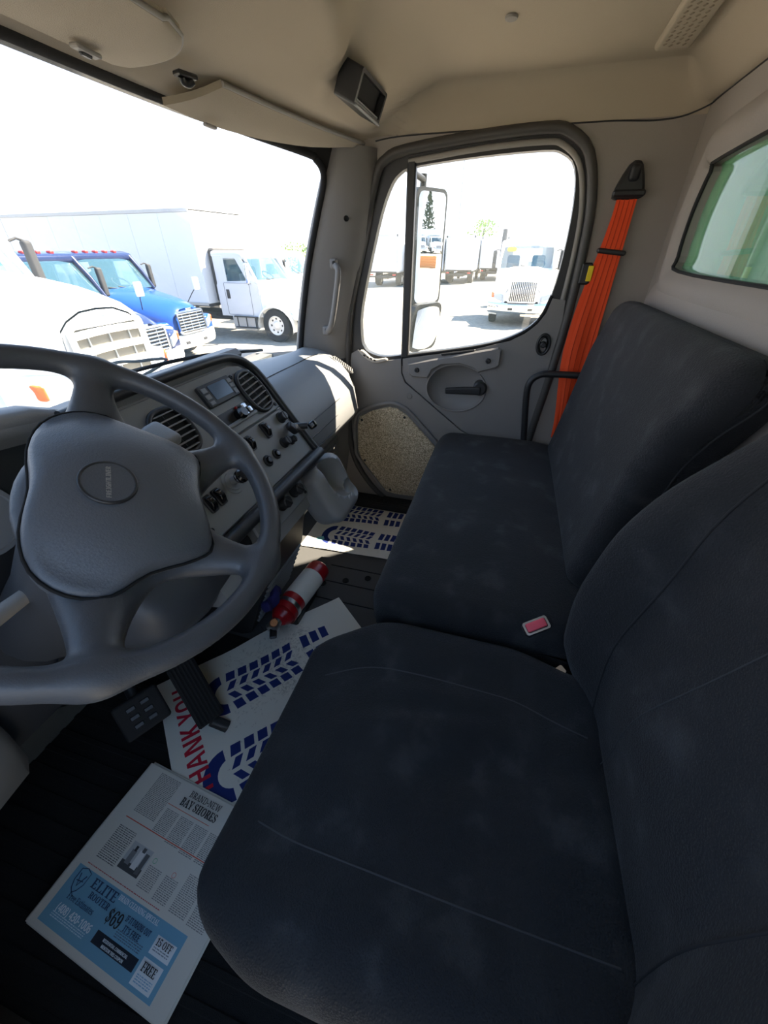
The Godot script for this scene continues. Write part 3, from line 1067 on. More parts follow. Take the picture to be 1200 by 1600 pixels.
func build_dash() -> void:
	var d := thing("dashboard", "grey moulded truck dashboard running from the steering wheel to the passenger door", "dashboard", Vector3.ZERO)
	var g := G.new()
	# passenger side shell
	var rows := []
	for i in 34:
		rows.append(pass_row(lerpf(0.21, 0.872, i / 33.0)))
	g.slab(rows, func(p: Vector3) -> Vector3: return p + Vector3(0.0, -0.018, -0.012))
	obj("passenger_shell", g, M.dash_grey, d)
	# closed end by the door
	g = G.new()
	var e := pass_row(0.872)
	var pl := PackedVector2Array()
	for p in e: pl.append(Vector2(p.z, p.y))
	pl.append(Vector2(-0.83, 0.50))
	g.prism(pl, -0.004, yz(0.872))
	obj("end_cap", g, M.dash_grey, d)
	# seam of the upper panel and the bend line
	for s in [[[0.245, 4.3], [0.30, 3.4], [0.55, 3.35], [0.74, 3.5], [0.775, 4.6], [0.78, 7.9]], [[0.24, 8.0], [0.5, 8.0], [0.79, 8.0]], [[0.24, 9.0], [0.5, 9.0], [0.80, 9.0]], [[0.24, 9.9], [0.5, 9.9], [0.80, 9.9]]]:
		var path := PackedVector3Array()
		for q in s:
			var row := pass_row(q[0])
			var k := int(q[1])
			path.append(row[k].lerp(row[k + 1], q[1] - k) + Vector3(0, 0.0004, 0.0004))
		obj("panel_seam", G.new().tube(curve(path, 5), 0.0016, 6), M.black_plastic, d)
	# ribbed glovebox lid below
	var gb := Node3D.new()
	gb.name = "glovebox"
	d.add_child(gb)
	g = G.new()
	rows = []
	for q in [[0.505, -0.655], [0.47, -0.648], [0.30, -0.662], [0.18, -0.69], [0.15, -0.74]]:
		rows.append(P3([0.20, q[0], q[1], 0.5, q[0], q[1], 0.78, q[0], q[1] - 0.005, 0.87, q[0], q[1] - 0.06]))
	g.slab(rows, func(p: Vector3) -> Vector3: return p + Vector3(0, 0, -0.03))
	obj("lid", g, M.dash_grey, gb)
	for k in 8:
		var y := 0.475 - 0.035 * k
		g = G.new()
		g.puff(Vector3(0.49, y, lerpf(-0.647, -0.672, k / 7.0)), Vector3(0.285 - 0.012 * k, 0.007, 0.007), 0.006, 3)
		obj("rib", g, M.dash_grey, gb)
	# demister grille in the end of the dash
	var gr := Node3D.new()
	gr.name = "side_grille"
	d.add_child(gr)
	var nrm := Vector3(-0.20, 0.66, 0.72).normalized()
	var gx := frame(Vector3(0.812, 0.701, -0.632), nrm, Vector3(0.42, -0.60, 0.62))
	obj("bezel", G.new().prism(rect(0, 0, 0.112, 0.034, 0.0165, 6), 0.005, gx, 0.002), M.black_plastic, gr)
	obj("throat", G.new().prism(rect(0, 0, 0.102, 0.025, 0.012, 6), 0.0065, gx), M.black_hole, gr)
	for k in 11:
		g = G.new()
		g.box(Vector3(-0.045 + 0.009 * k, 0, 0.007), Vector3(0.0032, 0.025, 0.004), 0.001)
		var o := obj("slat", g, M.trim_grey, gr)
		o.transform = gx
	# ---- centre body: an extrusion along x with the hooded lip
	var F := Transform3D(Basis(Vector3.RIGHT, Vector3(0, 0.831, -0.558), Vector3(0, 0.558, 0.831)), Vector3(0, 0.836, -0.668))
	var L := Transform3D(Basis(Vector3.RIGHT, Vector3(0, 0.915, -0.402), Vector3(0, 0.402, 0.915)), Vector3(0, 0.56, -0.49))
	g = G.new()
	var prof := P2([-1.08, 0.70, -1.02, 0.755, -0.88, 0.80, -0.76, 0.862, -0.725, 0.879, -0.695, 0.880, -0.680, 0.868, -0.688, 0.850, -0.515, 0.592, -0.512, 0.578, -0.468, 0.482, -0.49, 0.462, -0.58, 0.44, -1.08, 0.42])
	g.prism(prof, 0.52, Transform3D(Basis(Vector3(0, 0, 1), Vector3(0, 1, 0), Vector3(1, 0, 0)), Vector3(-0.30, 0, 0)), 0.012)
	obj("centre_body", g, M.dash_grey, d)
	# lip that runs over the top and down the right side of the switch panel
	g = G.new()
	var lip := curve(P3([-0.31, 0.872, -0.684, -0.1, 0.875, -0.684, 0.10, 0.873, -0.684, 0.17, 0.862, -0.680, 0.205, 0.838, -0.664, 0.219, 0.80, -0.637, 0.223, 0.70, -0.568, 0.226, 0.60, -0.498]), 6)
	g.tube(lip, 0.011, 10)
	obj("panel_lip", g, M.black_plastic, d)
	# switch panel plates, upper and lower, with the joint between them
	g = G.new()
	g.prism(round_poly(P2([-0.285, 0.015, 0.12, 0.018, 0.165, 0.008, 0.198, -0.022, 0.207, -0.07, 0.209, -0.134, -0.285, -0.134]), 1), 0.006, F, 0.002)
	obj("upper_panel", g, M.panel_grey, d)
	g = G.new()
	g.prism(P2([-0.285, -0.137, 0.210, -0.137, 0.214, -0.285, -0.26, -0.285, -0.285, -0.26]), 0.006, F, 0.002)
	obj("switch_panel", g, M.panel_grey, d)
	# rounded ledge under the switches
	g = G.new()
	g.puff(F * Vector3(-0.03, -0.302, 0.014), Vector3(0.255, 0.014, 0.024), 0.012, 6, null, F.basis)
	obj("ledge", g, M.black_plastic, d)
	# radio
	var ra := Node3D.new()
	ra.name = "radio"
	d.add_child(ra)
	var rx := F * Transform3D(Basis(), Vector3(0.034, -0.030, 0.006))
	obj("faceplate", G.new().prism(rect(0, 0, 0.118, 0.054, 0.005), 0.010, rx, 0.002), M.black_plastic, ra)
	obj("screen", G.new().prism(rect(0.004, 0.002, 0.066, 0.036, 0.003), 0.0115, rx), M.lcd, ra)
	for q in [[-0.046, 0.013, 0.016, 0.012], [-0.046, -0.003, 0.016, 0.012], [-0.046, -0.018, 0.016, 0.009], [0.048, 0.013, 0.015, 0.010], [0.048, 0.0, 0.015, 0.010], [0.048, -0.015, 0.013, 0.013]]:
		g = G.new()
		g.box(Vector3(q[0], q[1], 0.0105), Vector3(q[2], q[3], 0.004), 0.001)
		obj("radio_button", g, M.panel_grey, ra).transform = rx
	# tray below the radio, with a plug and its small charger
	var tr := Node3D.new()
	tr.name = "tray"
	d.add_child(tr)
	var tx := F * Transform3D(Basis(), Vector3(0.02, -0.096, 0.006))
	obj("recess", G.new().prism(rect(0, 0, 0.16, 0.040, 0.006), 0.0015, tx), M.black_plastic, tr)
	g = G.new()
	g.puff(Vector3(0, -0.016, 0.006), Vector3(0.08, 0.005, 0.007), 0.004, 3)
	obj("tray_edge", g, M.panel_grey, tr).transform = tx
	var ch := Node3D.new()
	ch.name = "charger"
	d.add_child(ch)
	g = G.new()
	g.lathe([Vector2(0.014, 0), Vector2(0.015, 0.018), Vector2(0.011, 0.026), Vector2(0, 0.026)], 18, tx * Transform3D(Basis(Vector3.RIGHT, Vector3(0, 0, 1), Vector3(0, -1, 0)), Vector3(0.022, -0.002, 0.0)))
	obj("plug_body", g, M.black_gloss, ch)
	for q in [[0.046, 0.010, 0.016, 0.014], [0.060, -0.004, 0.012, 0.016], [0.040, -0.010, 0.014, 0.008]]:
		g = G.new()
		g.box(Vector3(q[0], q[1], 0.009), Vector3(q[2], q[3], 0.016), 0.003)
		obj("metal_clip", g, M.steel, ch).transform = tx
	g = G.new()
	g.lathe([Vector2(0.003, 0), Vector2(0.003, 0.004), Vector2(0, 0.005)], 10, tx * Transform3D(Basis(Vector3.RIGHT, Vector3(0, 0, 1), Vector3(0, -1, 0)), Vector3(0.028, 0.016, 0.002)))
	obj("red_button", g, M.red, ch)
	# vents
	vent(d, F * Transform3D(Basis(Vector3(0, 0, 1), 0.10), Vector3(0.148, -0.066, 0.007)), 0.082, 0.112, 7)
	vent(d, F * Transform3D(Basis(Vector3(0, 0, 1), 0.0), Vector3(-0.148, -0.064, 0.007)), 0.092, 0.100, 7)
	# switches
	rocker(d, F * Transform3D(Basis(), Vector3(0.090, -0.164, 0.006)), 0.021, 0.044)
	for q in [[-0.201, -0.219], [-0.171, -0.219], [-0.198, -0.165], [-0.163, -0.165], [0.010, -0.168]]:
		rocker(d, F * Transform3D(Basis(), Vector3(q[0], q[1], 0.006)), 0.022, 0.040)
	# valve knobs and the parking brake handle
	knob(d, F * Transform3D(Basis(), Vector3(0.178, -0.160, 0.006)), 0.013, 0.020, M.black_plastic)
	knob(d, F * Transform3D(Basis(), Vector3(0.122, -0.218, 0.006)), 0.012, 0.022, M.black_plastic)
	knob(d, F * Transform3D(Basis(), Vector3(0.155, -0.226, 0.006)), 0.010, 0.018, M.black_plastic)
	var hb := Node3D.new()
	hb.name = "brake_handle"
	d.add_child(hb)
	obj("stem", G.new().tube(P3([0, 0, 0, 0.004, -0.012, 0.025, 0.018, -0.028, 0.048]), 0.009, 10), M.black_plastic, hb).transform = F * Transform3D(Basis(), Vector3(0.178, -0.190, 0.006))
	g = G.new()
	g.puff(Vector3(0.030, -0.034, 0.056), Vector3(0.016, 0.011, 0.012), 0.007, 3, null, Basis(Vector3(0, 1, 0), 0.5))
	obj("handle_head", g, M.black_gloss, hb).transform = F * Transform3D(Basis(), Vector3(0.178, -0.190, 0.006))
	g = G.new()
	g.puff(Vector3(0.008, -0.020, 0.030), Vector3(0.020, 0.008, 0.005), 0.004, 3, null, Basis(Vector3(0, 0, 1), -0.5))
	obj("handle_tag", g, M.trim_grey, hb).transform = F * Transform3D(Basis(), Vector3(0.178, -0.190, 0.006))
	g = G.new()
	g.puff(Vector3(-0.012, -0.010, 0.022), Vector3(0.012, 0.018, 0.010), 0.007, 3, null, Basis(Vector3(0, 0, 1), 0.5))
	obj("handle_guard", g, M.black_plastic, hb).transform = F * Transform3D(Basis(), Vector3(0.178, -0.190, 0.006))
	socket_ring(d, F * Transform3D(Basis(), Vector3(0.026, -0.228, 0.006)), 0.011)
	socket_ring(d, F * Transform3D(Basis(), Vector3(0.068, -0.228, 0.006)), 0.010)
	# headlamp switch: ringed plate and chromed knob
	var st := F * Transform3D(Basis(Vector3.RIGHT, Vector3(0, 0, 1), Vector3(0, -1, 0)), Vector3(-0.112, -0.212, 0.006))
	var hs := obj("lamp_switch", G.new().lathe([Vector2(0.030, 0), Vector2(0.029, 0.002), Vector2(0.022, 0.002), Vector2(0.021, 0.004), Vector2(0.016, 0.004), Vector2(0.010, 0.005), Vector2(0.008, 0.03), Vector2(0, 0.03)], 24, st), M.panel_grey, d)
	g = G.new()
	g.lathe([Vector2(0.009, 0.022), Vector2(0.015, 0.026), Vector2(0.016, 0.038), Vector2(0.012, 0.043), Vector2(0, 0.043)], 20, st)
	obj("lamp_knob", g, M.black_gloss, hs)
	obj("knob_ring", G.new().lathe([Vector2(0.0165, 0.030), Vector2(0.0172, 0.032), Vector2(0.0165, 0.034)], 20, st), M.chrome, hs)
	for q in [[-0.240, -0.262], [0.108, -0.010], [0.196, -0.121], [-0.10, -0.150]]:
		screw(F * Vector3(q[0], q[1], 0.006), F.basis.z, 0.0055, M.black_plastic, d)
	# ---- lower row: heater controls
	var hv := Node3D.new()
	hv.name = "heater_controls"
	d.add_child(hv)
	g = G.new()
	g.prism(rect(-0.028, 0.0, 0.242, 0.084, 0.008), 0.008, L * Transform3D(Basis(), Vector3(0, 0, -0.001)), 0.002)
	obj("faceplate", g, M.panel_grey, hv)
	for x in [0.040, -0.028, -0.096]:
		knob(hv, L * Transform3D(Basis(Vector3(0, 0, 1), 0.7), Vector3(x, 0.0, 0.007)), 0.017, 0.026, M.black_plastic, "dial")
	for q in [[0.080, 0.030], [0.080, -0.030], [-0.138, 0.030], [-0.138, -0.030]]:
		screw(L * Vector3(q[0], q[1], 0.007), L.basis.z, 0.005, M.black_plastic, hv)
	# thumb pocket at the left of the lower row
	g = G.new()
	g.lathe([Vector2(0.0, 0.001), Vector2(0.030, 0.001), Vector2(0.033, 0.003), Vector2(0.036, 0.0)], 24, L * Transform3D(Basis(Vector3.RIGHT, Vector3(0, 0, 1), Vector3(0, -1, 0)), Vector3(-0.205, -0.005, 0.0)))
	obj("pocket", g, M.black_hole, d)
	# cup holder: a rounded block with two scoops
	var c := CSGCombiner3D.new()
	c.name = "cup_holder"
	c.material_override = M.dash_grey
	d.add_child(c)
	var blk := CSGMesh3D.new()
	blk.name = "holder_block"
	blk.mesh = G.new().puff(L * Vector3(0.193, -0.082, 0.004), Vector3(0.098, 0.090, 0.056), 0.038, 6, func(p: Vector3) -> Vector3: return p + Vector3(0, 0, -0.018 * smoothstep(0.02, 0.10, p.x) + 0.012 * smoothstep(0.0, -0.09, p.y)), L.basis).mesh()
	blk.material = M.dash_grey
	c.add_child(blk)
	var bowl := SphereMesh.new()
	bowl.radius = 0.5
	bowl.height = 1.0
	bowl.radial_segments = 40
	bowl.rings = 20
	for q in [[Vector3(0.188, -0.050, 0.055), Vector3(0.115, 0.150, 0.110)], [Vector3(0.250, -0.115, 0.060), Vector3(0.080, 0.060, 0.070)]]:
		var k := CSGMesh3D.new()
		k.name = "scoop"
		k.mesh = bowl
		k.material = M.dash_grey
		k.operation = CSGShape3D.OPERATION_SUBTRACTION
		k.transform = L * Transform3D(Basis(Vector3(0, 0, 1), 0.45).scaled_local(q[1]), q[0])
		c.add_child(k, true)
	# ---- heater box below the centre of the dash, ribbed
	var hx := Node3D.new()
	hx.name = "lower_console"
	d.add_child(hx)
	g = G.new()
	g.prism(P2([-1.08, 0.02, -0.70, 0.02, -0.66, 0.04, -0.57, 0.26, -0.53, 0.46, -1.08, 0.46]), 0.27, yz(-0.07), 0.012)
	obj("housing", g, M.black_plastic, hx)
	for k in 9:
		g = G.new()
		g.box(Vector3.ZERO, Vector3(0.22, 0.006, 0.010), 0.002, Basis(Vector3.RIGHT, 0.3))
		obj("louvre", g, M.panel_grey, hx).position = Vector3(0.065, 0.25 - 0.022 * k, -0.572 - 0.0088 * k)
	g = G.new()
	g.prism(P2([-0.575, 0.27, -0.538, 0.44, -0.533, 0.44, -0.570, 0.27]), 0.25, yz(-0.06))
	obj("pale_cover", g, M.trim_grey, hx)
	# ---- driver's side: instrument binnacle
	var bn := Node3D.new()
	bn.name = "instrument_binnacle"
	d.add_child(bn)
	g = G.new()
	rows = []
	for q in [[0.742, -1.03], [0.82, -0.92], [0.888, -0.80], [0.905, -0.74], [0.902, -0.705], [0.888, -0.698], [0.872, -0.72], [0.840, -0.765]]:
		rows.append(P3([-0.875, q[0] - 0.05, q[1], -0.80, q[0] - 0.008, q[1], -0.6, q[0], q[1], -0.42, q[0], q[1], -0.33, q[0] - 0.012, q[1], -0.285, q[0] - 0.03, q[1] + 0.004]))
	g.slab(rows, func(p: Vector3) -> Vector3: return p + Vector3(0, -0.012, -0.008))
	obj("hood", g, M.dash_grey, bn)
	var I := frame(Vector3(-0.565, 0.745, -0.735), Vector3(0, 0.30, 0.95), Vector3.RIGHT)
	obj("face", G.new().prism(rect(0, 0, 0.60, 0.24, 0.03), -0.02, I), M.black_plastic, bn)
	for q in [[0.215, -0.015, 0.045], [0.10, 0.01, 0.06], [-0.06, 0.01, 0.06], [-0.19, 0.0, 0.045], [0.255, 0.06, 0.022]]:
		var gx2 := I * Transform3D(Basis(Vector3.RIGHT, Vector3(0, 0, 1), Vector3(0, -1, 0)), Vector3(q[0], q[1], 0))
		var ga := obj("gauge", G.new().lathe([Vector2(q[2], 0), Vector2(q[2], 0.006), Vector2(q[2] * 0.9, 0.006), Vector2(q[2] * 0.88, 0.002), Vector2(0, 0.002)], 28, gx2), M.panel_grey, bn)
		g = G.new()
		g.box(Vector3(q[2] * 0.3, q[2] * 0.2, 0.004), Vector3(q[2] * 0.9, 0.003, 0.001), 0.0004, Basis(Vector3(0, 0, 1), 0.6))
		obj("needle", g, M.trim_grey, ga).transform = I * Transform3D(Basis(), Vector3(q[0], q[1], 0))
	for k in 3:
		g = G.new()
		g.box(Vector3(0.225 + 0.009 * k, -0.030 + 0.003 * k, 0.008), Vector3(0.0065, 0.009, 0.002), 0.0005)
		obj("display_segment", g, M.led_green, bn).transform = I
	g = G.new()
	g.box(Vector3(0.188, -0.055, 0.008), Vector3(0.008, 0.006, 0.002), 0.0005)
	obj("warning_display", g, M.led_red, bn).transform = I
	# knee panel and its lower corner, left of the column
	g = G.new()
	rows = []
	for q in [[0.60, -0.72], [0.50, -0.70], [0.38, -0.705], [0.27, -0.735], [0.25, -0.78]]:
		rows.append(P3([-0.88, q[0], q[1], -0.78, q[0], q[1], -0.69, q[0], q[1], -0.625, q[0], q[1] - 0.01, -0.605, q[0], q[1] - 0.04]))
	g.slab(rows, func(p: Vector3) -> Vector3: return p + Vector3(0, 0, -0.04))
	obj("knee_panel", g, M.panel_grey, d)
	g = G.new()
	rows = []
	for q in [[0.66, -0.74], [0.52, -0.76], [0.36, -0.80], [0.22, -0.86]]:
		rows.append(P3([-0.60, q[0], q[1], -0.45, q[0], q[1], -0.30, q[0], q[1], -0.20, q[0], q[1] - 0.03]))
	g.slab(rows, func(p: Vector3) -> Vector3: return p + Vector3(0, 0, -0.03))
	obj("lower_panel", g, M.wheel_rim, d)
	g = G.new()
	rows = []
	for q in [[0.60, -0.70], [0.545, -0.56], [0.45, -0.56], [0.40, -0.62]]:
		rows.append(P3([-0.30, q[0], q[1], -0.2, q[0], q[1], -0.05, q[0], q[1]]))
	g.slab(rows, func(p: Vector3) -> Vector3: return p + Vector3(0, -0.01, -0.02))
	obj("left_skirt", g, M.wheel_rim, d)


# ---------------------------------------------------------------- steering
func sd_seg(p: Vector3, a: Vector3, b: Vector3, ra: float, rb: float, flat_k: float) -> float:
	# flattened tapered capsule
	var q := Vector3(p.x, p.y, p.z * flat_k)
	var A := Vector3(a.x, a.y, a.z * flat_k)
	var B := Vector3(b.x, b.y, b.z * flat_k)
	var ab := B - A
	var t := clampf((q - A).dot(ab) / ab.length_squared(), 0.0, 1.0)
	return ((q - A - ab * t).length() - lerpf(ra, rb, t)) / flat_k * lerpf(1.0, flat_k, 0.35)


func smin(a: float, b: float, k: float) -> float:
	var h := maxf(k - absf(a - b), 0.0) / k
	return minf(a, b) - h * h * k * 0.25


func wheel_field(p: Vector3) -> float:
	# u along x (spoke axis), v along y, n along z; the hub pad is a separate part laid on the hub
	var ring := Vector2(Vector2(p.x, p.y).length() - 0.2165, p.z).length() - 0.0148
	var c := p - Vector3(0, -0.03, -0.032)
	var hub := (Vector3(c.x / 0.122, c.y / 0.098, c.z / 0.026).length() - 1.0) * 0.026
	var s := hub
	for k in 2:
		var e := 1.0 if k == 0 else -1.0
		s = smin(s, sd_seg(p, Vector3(e * 0.10, -0.010, -0.040), Vector3(e * 0.214, -0.004, -0.003), 0.026, 0.019, 1.5), 0.030)
		s = smin(s, sd_seg(p, Vector3(e * 0.058, -0.10, -0.040), Vector3(e * 0.104, -0.190, -0.004), 0.025, 0.019, 1.5), 0.030)
	return smin(ring, s, 0.020)


func surface_net(lo: Vector3, hi: Vector3, cell: float, field: Callable) -> G:
	var nx := int(ceil((hi.x - lo.x) / cell)) + 1
	var ny := int(ceil((hi.y - lo.y) / cell)) + 1
	var nz := int(ceil((hi.z - lo.z) / cell)) + 1
	var f := PackedFloat32Array()
	f.resize(nx * ny * nz)
	for k in nz:
		for j in ny:
			for i in nx:
				f[(k * ny + j) * nx + i] = field.call(lo + Vector3(i, j, k) * cell)
	var at := {}
	var g := G.new()
	g.soft()
	var off := [Vector3i(0, 0, 0), Vector3i(1, 0, 0), Vector3i(0, 1, 0), Vector3i(1, 1, 0), Vector3i(0, 0, 1), Vector3i(1, 0, 1), Vector3i(0, 1, 1), Vector3i(1, 1, 1)]
	var edges := [[0, 1], [2, 3], [4, 5], [6, 7], [0, 2], [1, 3], [4, 6], [5, 7], [0, 4], [1, 5], [2, 6], [3, 7]]
	for k in nz - 1:
		for j in ny - 1:
			for i in nx - 1:
				var base := (k * ny + j) * nx + i
				var v := [f[base], f[base + 1], f[base + nx], f[base + nx + 1], f[base + nx * ny], f[base + nx * ny + 1], f[base + nx * ny + nx], f[base + nx * ny + nx + 1]]
				var neg := 0
				for q in v:
					if q < 0.0: neg += 1
				if neg == 0 or neg == 8:
					continue
				var sum := Vector3.ZERO
				var n := 0
				for e in edges:
					var a: float = v[e[0]]
					var b: float = v[e[1]]
					if (a < 0.0) != (b < 0.0):
						sum += Vector3(off[e[0]]).lerp(Vector3(off[e[1]]), a / (a - b))
						n += 1
				at[base] = lo + (Vector3(i, j, k) + sum / n) * cell
	var step := [1, nx, nx * ny]
	for base in at:
		var i: int = base % nx
		var j: int = (base / nx) % ny
		var k: int = base / (nx * ny)
		for ax in 3:
			if [i, j, k][(ax + 1) % 3] == 0 or [i, j, k][(ax + 2) % 3] == 0:
				continue
			var a := f[base]
			var b := f[base + step[ax]]
			if (a < 0.0) == (b < 0.0):
				continue
			var s1: int = step[(ax + 1) % 3]
			var s2: int = step[(ax + 2) % 3]
			if not (at.has(base - s1) and at.has(base - s2) and at.has(base - s1 - s2)):
				continue
			if a < 0.0:
				g.quad(at[base], at[base - s2], at[base - s1 - s2], at[base - s1])
			else:
				g.quad(at[base], at[base - s1], at[base - s1 - s2], at[base - s2])
	return g


func pad_z(u: float, v: float) -> float:
	# dome of the horn pad over the hub
	var q := Vector2(u / 0.135, (v + 0.035) / 0.125)
	return 0.030 - 0.040 * pow(q.length(), 2.4)


func build_wheel() -> void:
	var t := deg_to_rad(53.8)
	var n := Vector3(0, sin(t), cos(t))
	var e1 := Vector3.RIGHT
	var e2 := n.cross(e1)
	var w := -PI / 4.0          # the wheel stands turned: its spoke axis points 45 degrees off
	var u := e1 * cos(-w) + e2 * sin(-w)
	var v := n.cross(u)
	var W := Transform3D(Basis(u, v, n), Vector3(-0.477, 0.872, -0.433))
	var s := thing("steering_wheel", "dark grey four-spoke truck steering wheel with a large horn pad", "steering wheel", Vector3.ZERO)
	s.transform = W
	obj("rim_and_spokes", surface_net(Vector3(-0.24, -0.24, -0.062), Vector3(0.24, 0.24, 0.028), 0.005, wheel_field), M.wheel_rim, s)
	# horn pad: a domed lid
	var outline := round_poly(P2([0.0, 0.052, -0.055, 0.056, -0.10, 0.046, -0.128, 0.018, -0.132, -0.018, -0.108, -0.055, -0.092, -0.105, -0.070, -0.128, 0.0, -0.118, 0.070, -0.128, 0.092, -0.105, 0.108, -0.055, 0.132, -0.018, 0.128, 0.018, 0.10, 0.046, 0.055, 0.056]), 3)
	var rows := []
	var mid := Vector2(0, -0.03)
	for k in 9:
		var f := sin(k / 8.0 * PI / 2)
		var row := PackedVector3Array()
		for p in outline:
			var q := mid.lerp(p, f)
			var edge := 1.0 - pow(float(k) / 8.0, 6.0)
			row.append(Vector3(q.x, q.y, lerpf(-0.010, maxf(pad_z(q.x, q.y), -0.004) , clampf(edge * 1.6, 0, 1))))
		rows.append(row)
	var low := PackedVector3Array()
	for p in outline:
		low.append(Vector3(p.x * 0.98, p.y * 0.98, -0.03))
	rows.append(low)
	obj("horn_pad", G.new().soft().sheet(rows, false, true), M.wheel_skin, s)
	# seam between pad and spokes
	var seam := PackedVector3Array()
	for p in outline:
		seam.append(Vector3(p.x * 1.012, p.y * 1.012, -0.009))
	obj("pad_seam", G.new().tube(seam, 0.0018, 6, true), M.black_hole, s)
	# oval emblem, lettering across
	var em := Vector3(-0.012, -0.014, pad_z(-0.012, -0.014))
	var eo := PackedVector2Array()
	var er := PackedVector3Array()
	for k in 36:
		var a := TAU * k / 36
		eo.append(Vector2(0.0275 * cos(a), 0.0255 * sin(a)))
		er.append(em + Vector3(0.0285 * cos(a), 0.0265 * sin(a), 0.0))
	var xf := Transform3D(Basis(), em)
	var badge := obj("emblem", G.new().prism(eo, 0.0012, xf, 0.0006), M.wheel_skin, s)
	obj("emblem_ring", G.new().tube(er, 0.0022, 8, true), M.black_plastic, badge)
	var tm := TextMesh.new()
	tm.text = "FREIGHTLINER"
	var fnt := SystemFont.new()
	fnt.font_names = PackedStringArray(["Droid Sans"])
	fnt.font_weight = 700
	tm.font = fnt
	tm.font_size = 16
	tm.pixel_size = 0.0004
	tm.depth = 0.0004
	var lt := obj("emblem_lettering", tm, M.trim_grey, badge)
	lt.transform = xf * Transform3D(Basis(Vector3(0, 0, 1), 0.0), Vector3(0, 0, 0.0014))
	# ---- steering column with its shroud and the stalk
	var col := Node3D.new()
	col.name = "steering_column"
	get_node("dashboard").add_child(col)
	var C := W * Vector3(0, -0.0, -0.058)
	var g := G.new()
	g.tube(PackedVector3Array([C, C - n * 0.06, C - n * 0.16, C - n * 0.30 + Vector3(0, -0.02, -0.05)]), 0.055, 16, false, 0.075)
	obj("shroud", g, M.wheel_rim, col)
	# broad lower cover of the column, reaching over to the switch panel
	g = G.new()
	rows = []
	for q in [[0.66, -0.56], [0.60, -0.49], [0.545, -0.475], [0.50, -0.50], [0.48, -0.58]]:
		rows.append(P3([-0.47, q[0], q[1] - 0.07, -0.45, q[0], q[1] - 0.02, -0.41, q[0] - 0.01, q[1], -0.33, q[0] - 0.02, q[1], -0.25, q[0] - 0.02, q[1] - 0.01, -0.225, q[0] - 0.02, q[1] - 0.05]))
	g.slab(rows, func(p: Vector3) -> Vector3: return p + Vector3(0, 0.0, -0.03))
	obj("lower_cover", g, M.wheel_rim, col)
	g = G.new()
	g.tube(P3([-0.477, 0.56, -0.62, -0.465, 0.35, -0.78, -0.45, 0.15, -0.95]), 0.028, 12)
	obj("lower_shaft", g, M.black_plastic, col)
	# selector lever with a broad grip, right of the column
	var sl := thing("selector_lever", "black column lever with a broad flat grip seen through the wheel", "lever", Vector3.ZERO)
	g = G.new()
	g.tube(curve(P3([-0.43, 0.75, -0.565, -0.36, 0.775, -0.575, -0.285, 0.79, -0.585]), 5), 0.008, 8)
	obj("stem", g, M.black_plastic, sl)
	g = G.new()
	g.puff(Vector3(-0.237, 0.802, -0.595), Vector3(0.048, 0.014, 0.030), 0.011, 4, func(p: Vector3) -> Vector3: return Vector3(p.x, p.y + 0.006 * cos(p.x * 30.0), p.z * lerpf(0.75, 1.0, smoothstep(-0.05, 0.02, p.x))), Basis(Vector3(0, 0, 1), 0.15) * Basis(Vector3.RIGHT, 0.5))
	obj("grip", g, M.dash_grey, sl)
	# turn signal stalk on the left
	var ts := thing("turn_signal_stalk", "grey turn signal stalk left of the steering column", "stalk", Vector3.ZERO)
	g = G.new()
	g.tube(P3([-0.50, 0.72, -0.56, -0.56, 0.725, -0.55, -0.64, 0.735, -0.53]), 0.009, 10, false, 0.013)
	obj("arm", g, M.trim_grey, ts)
	g = G.new()
	g.puff(Vector3(-0.66, 0.7375, -0.525), Vector3(0.024, 0.012, 0.014), 0.010, 3)
	obj("tip", g, M.dash_grey, ts)


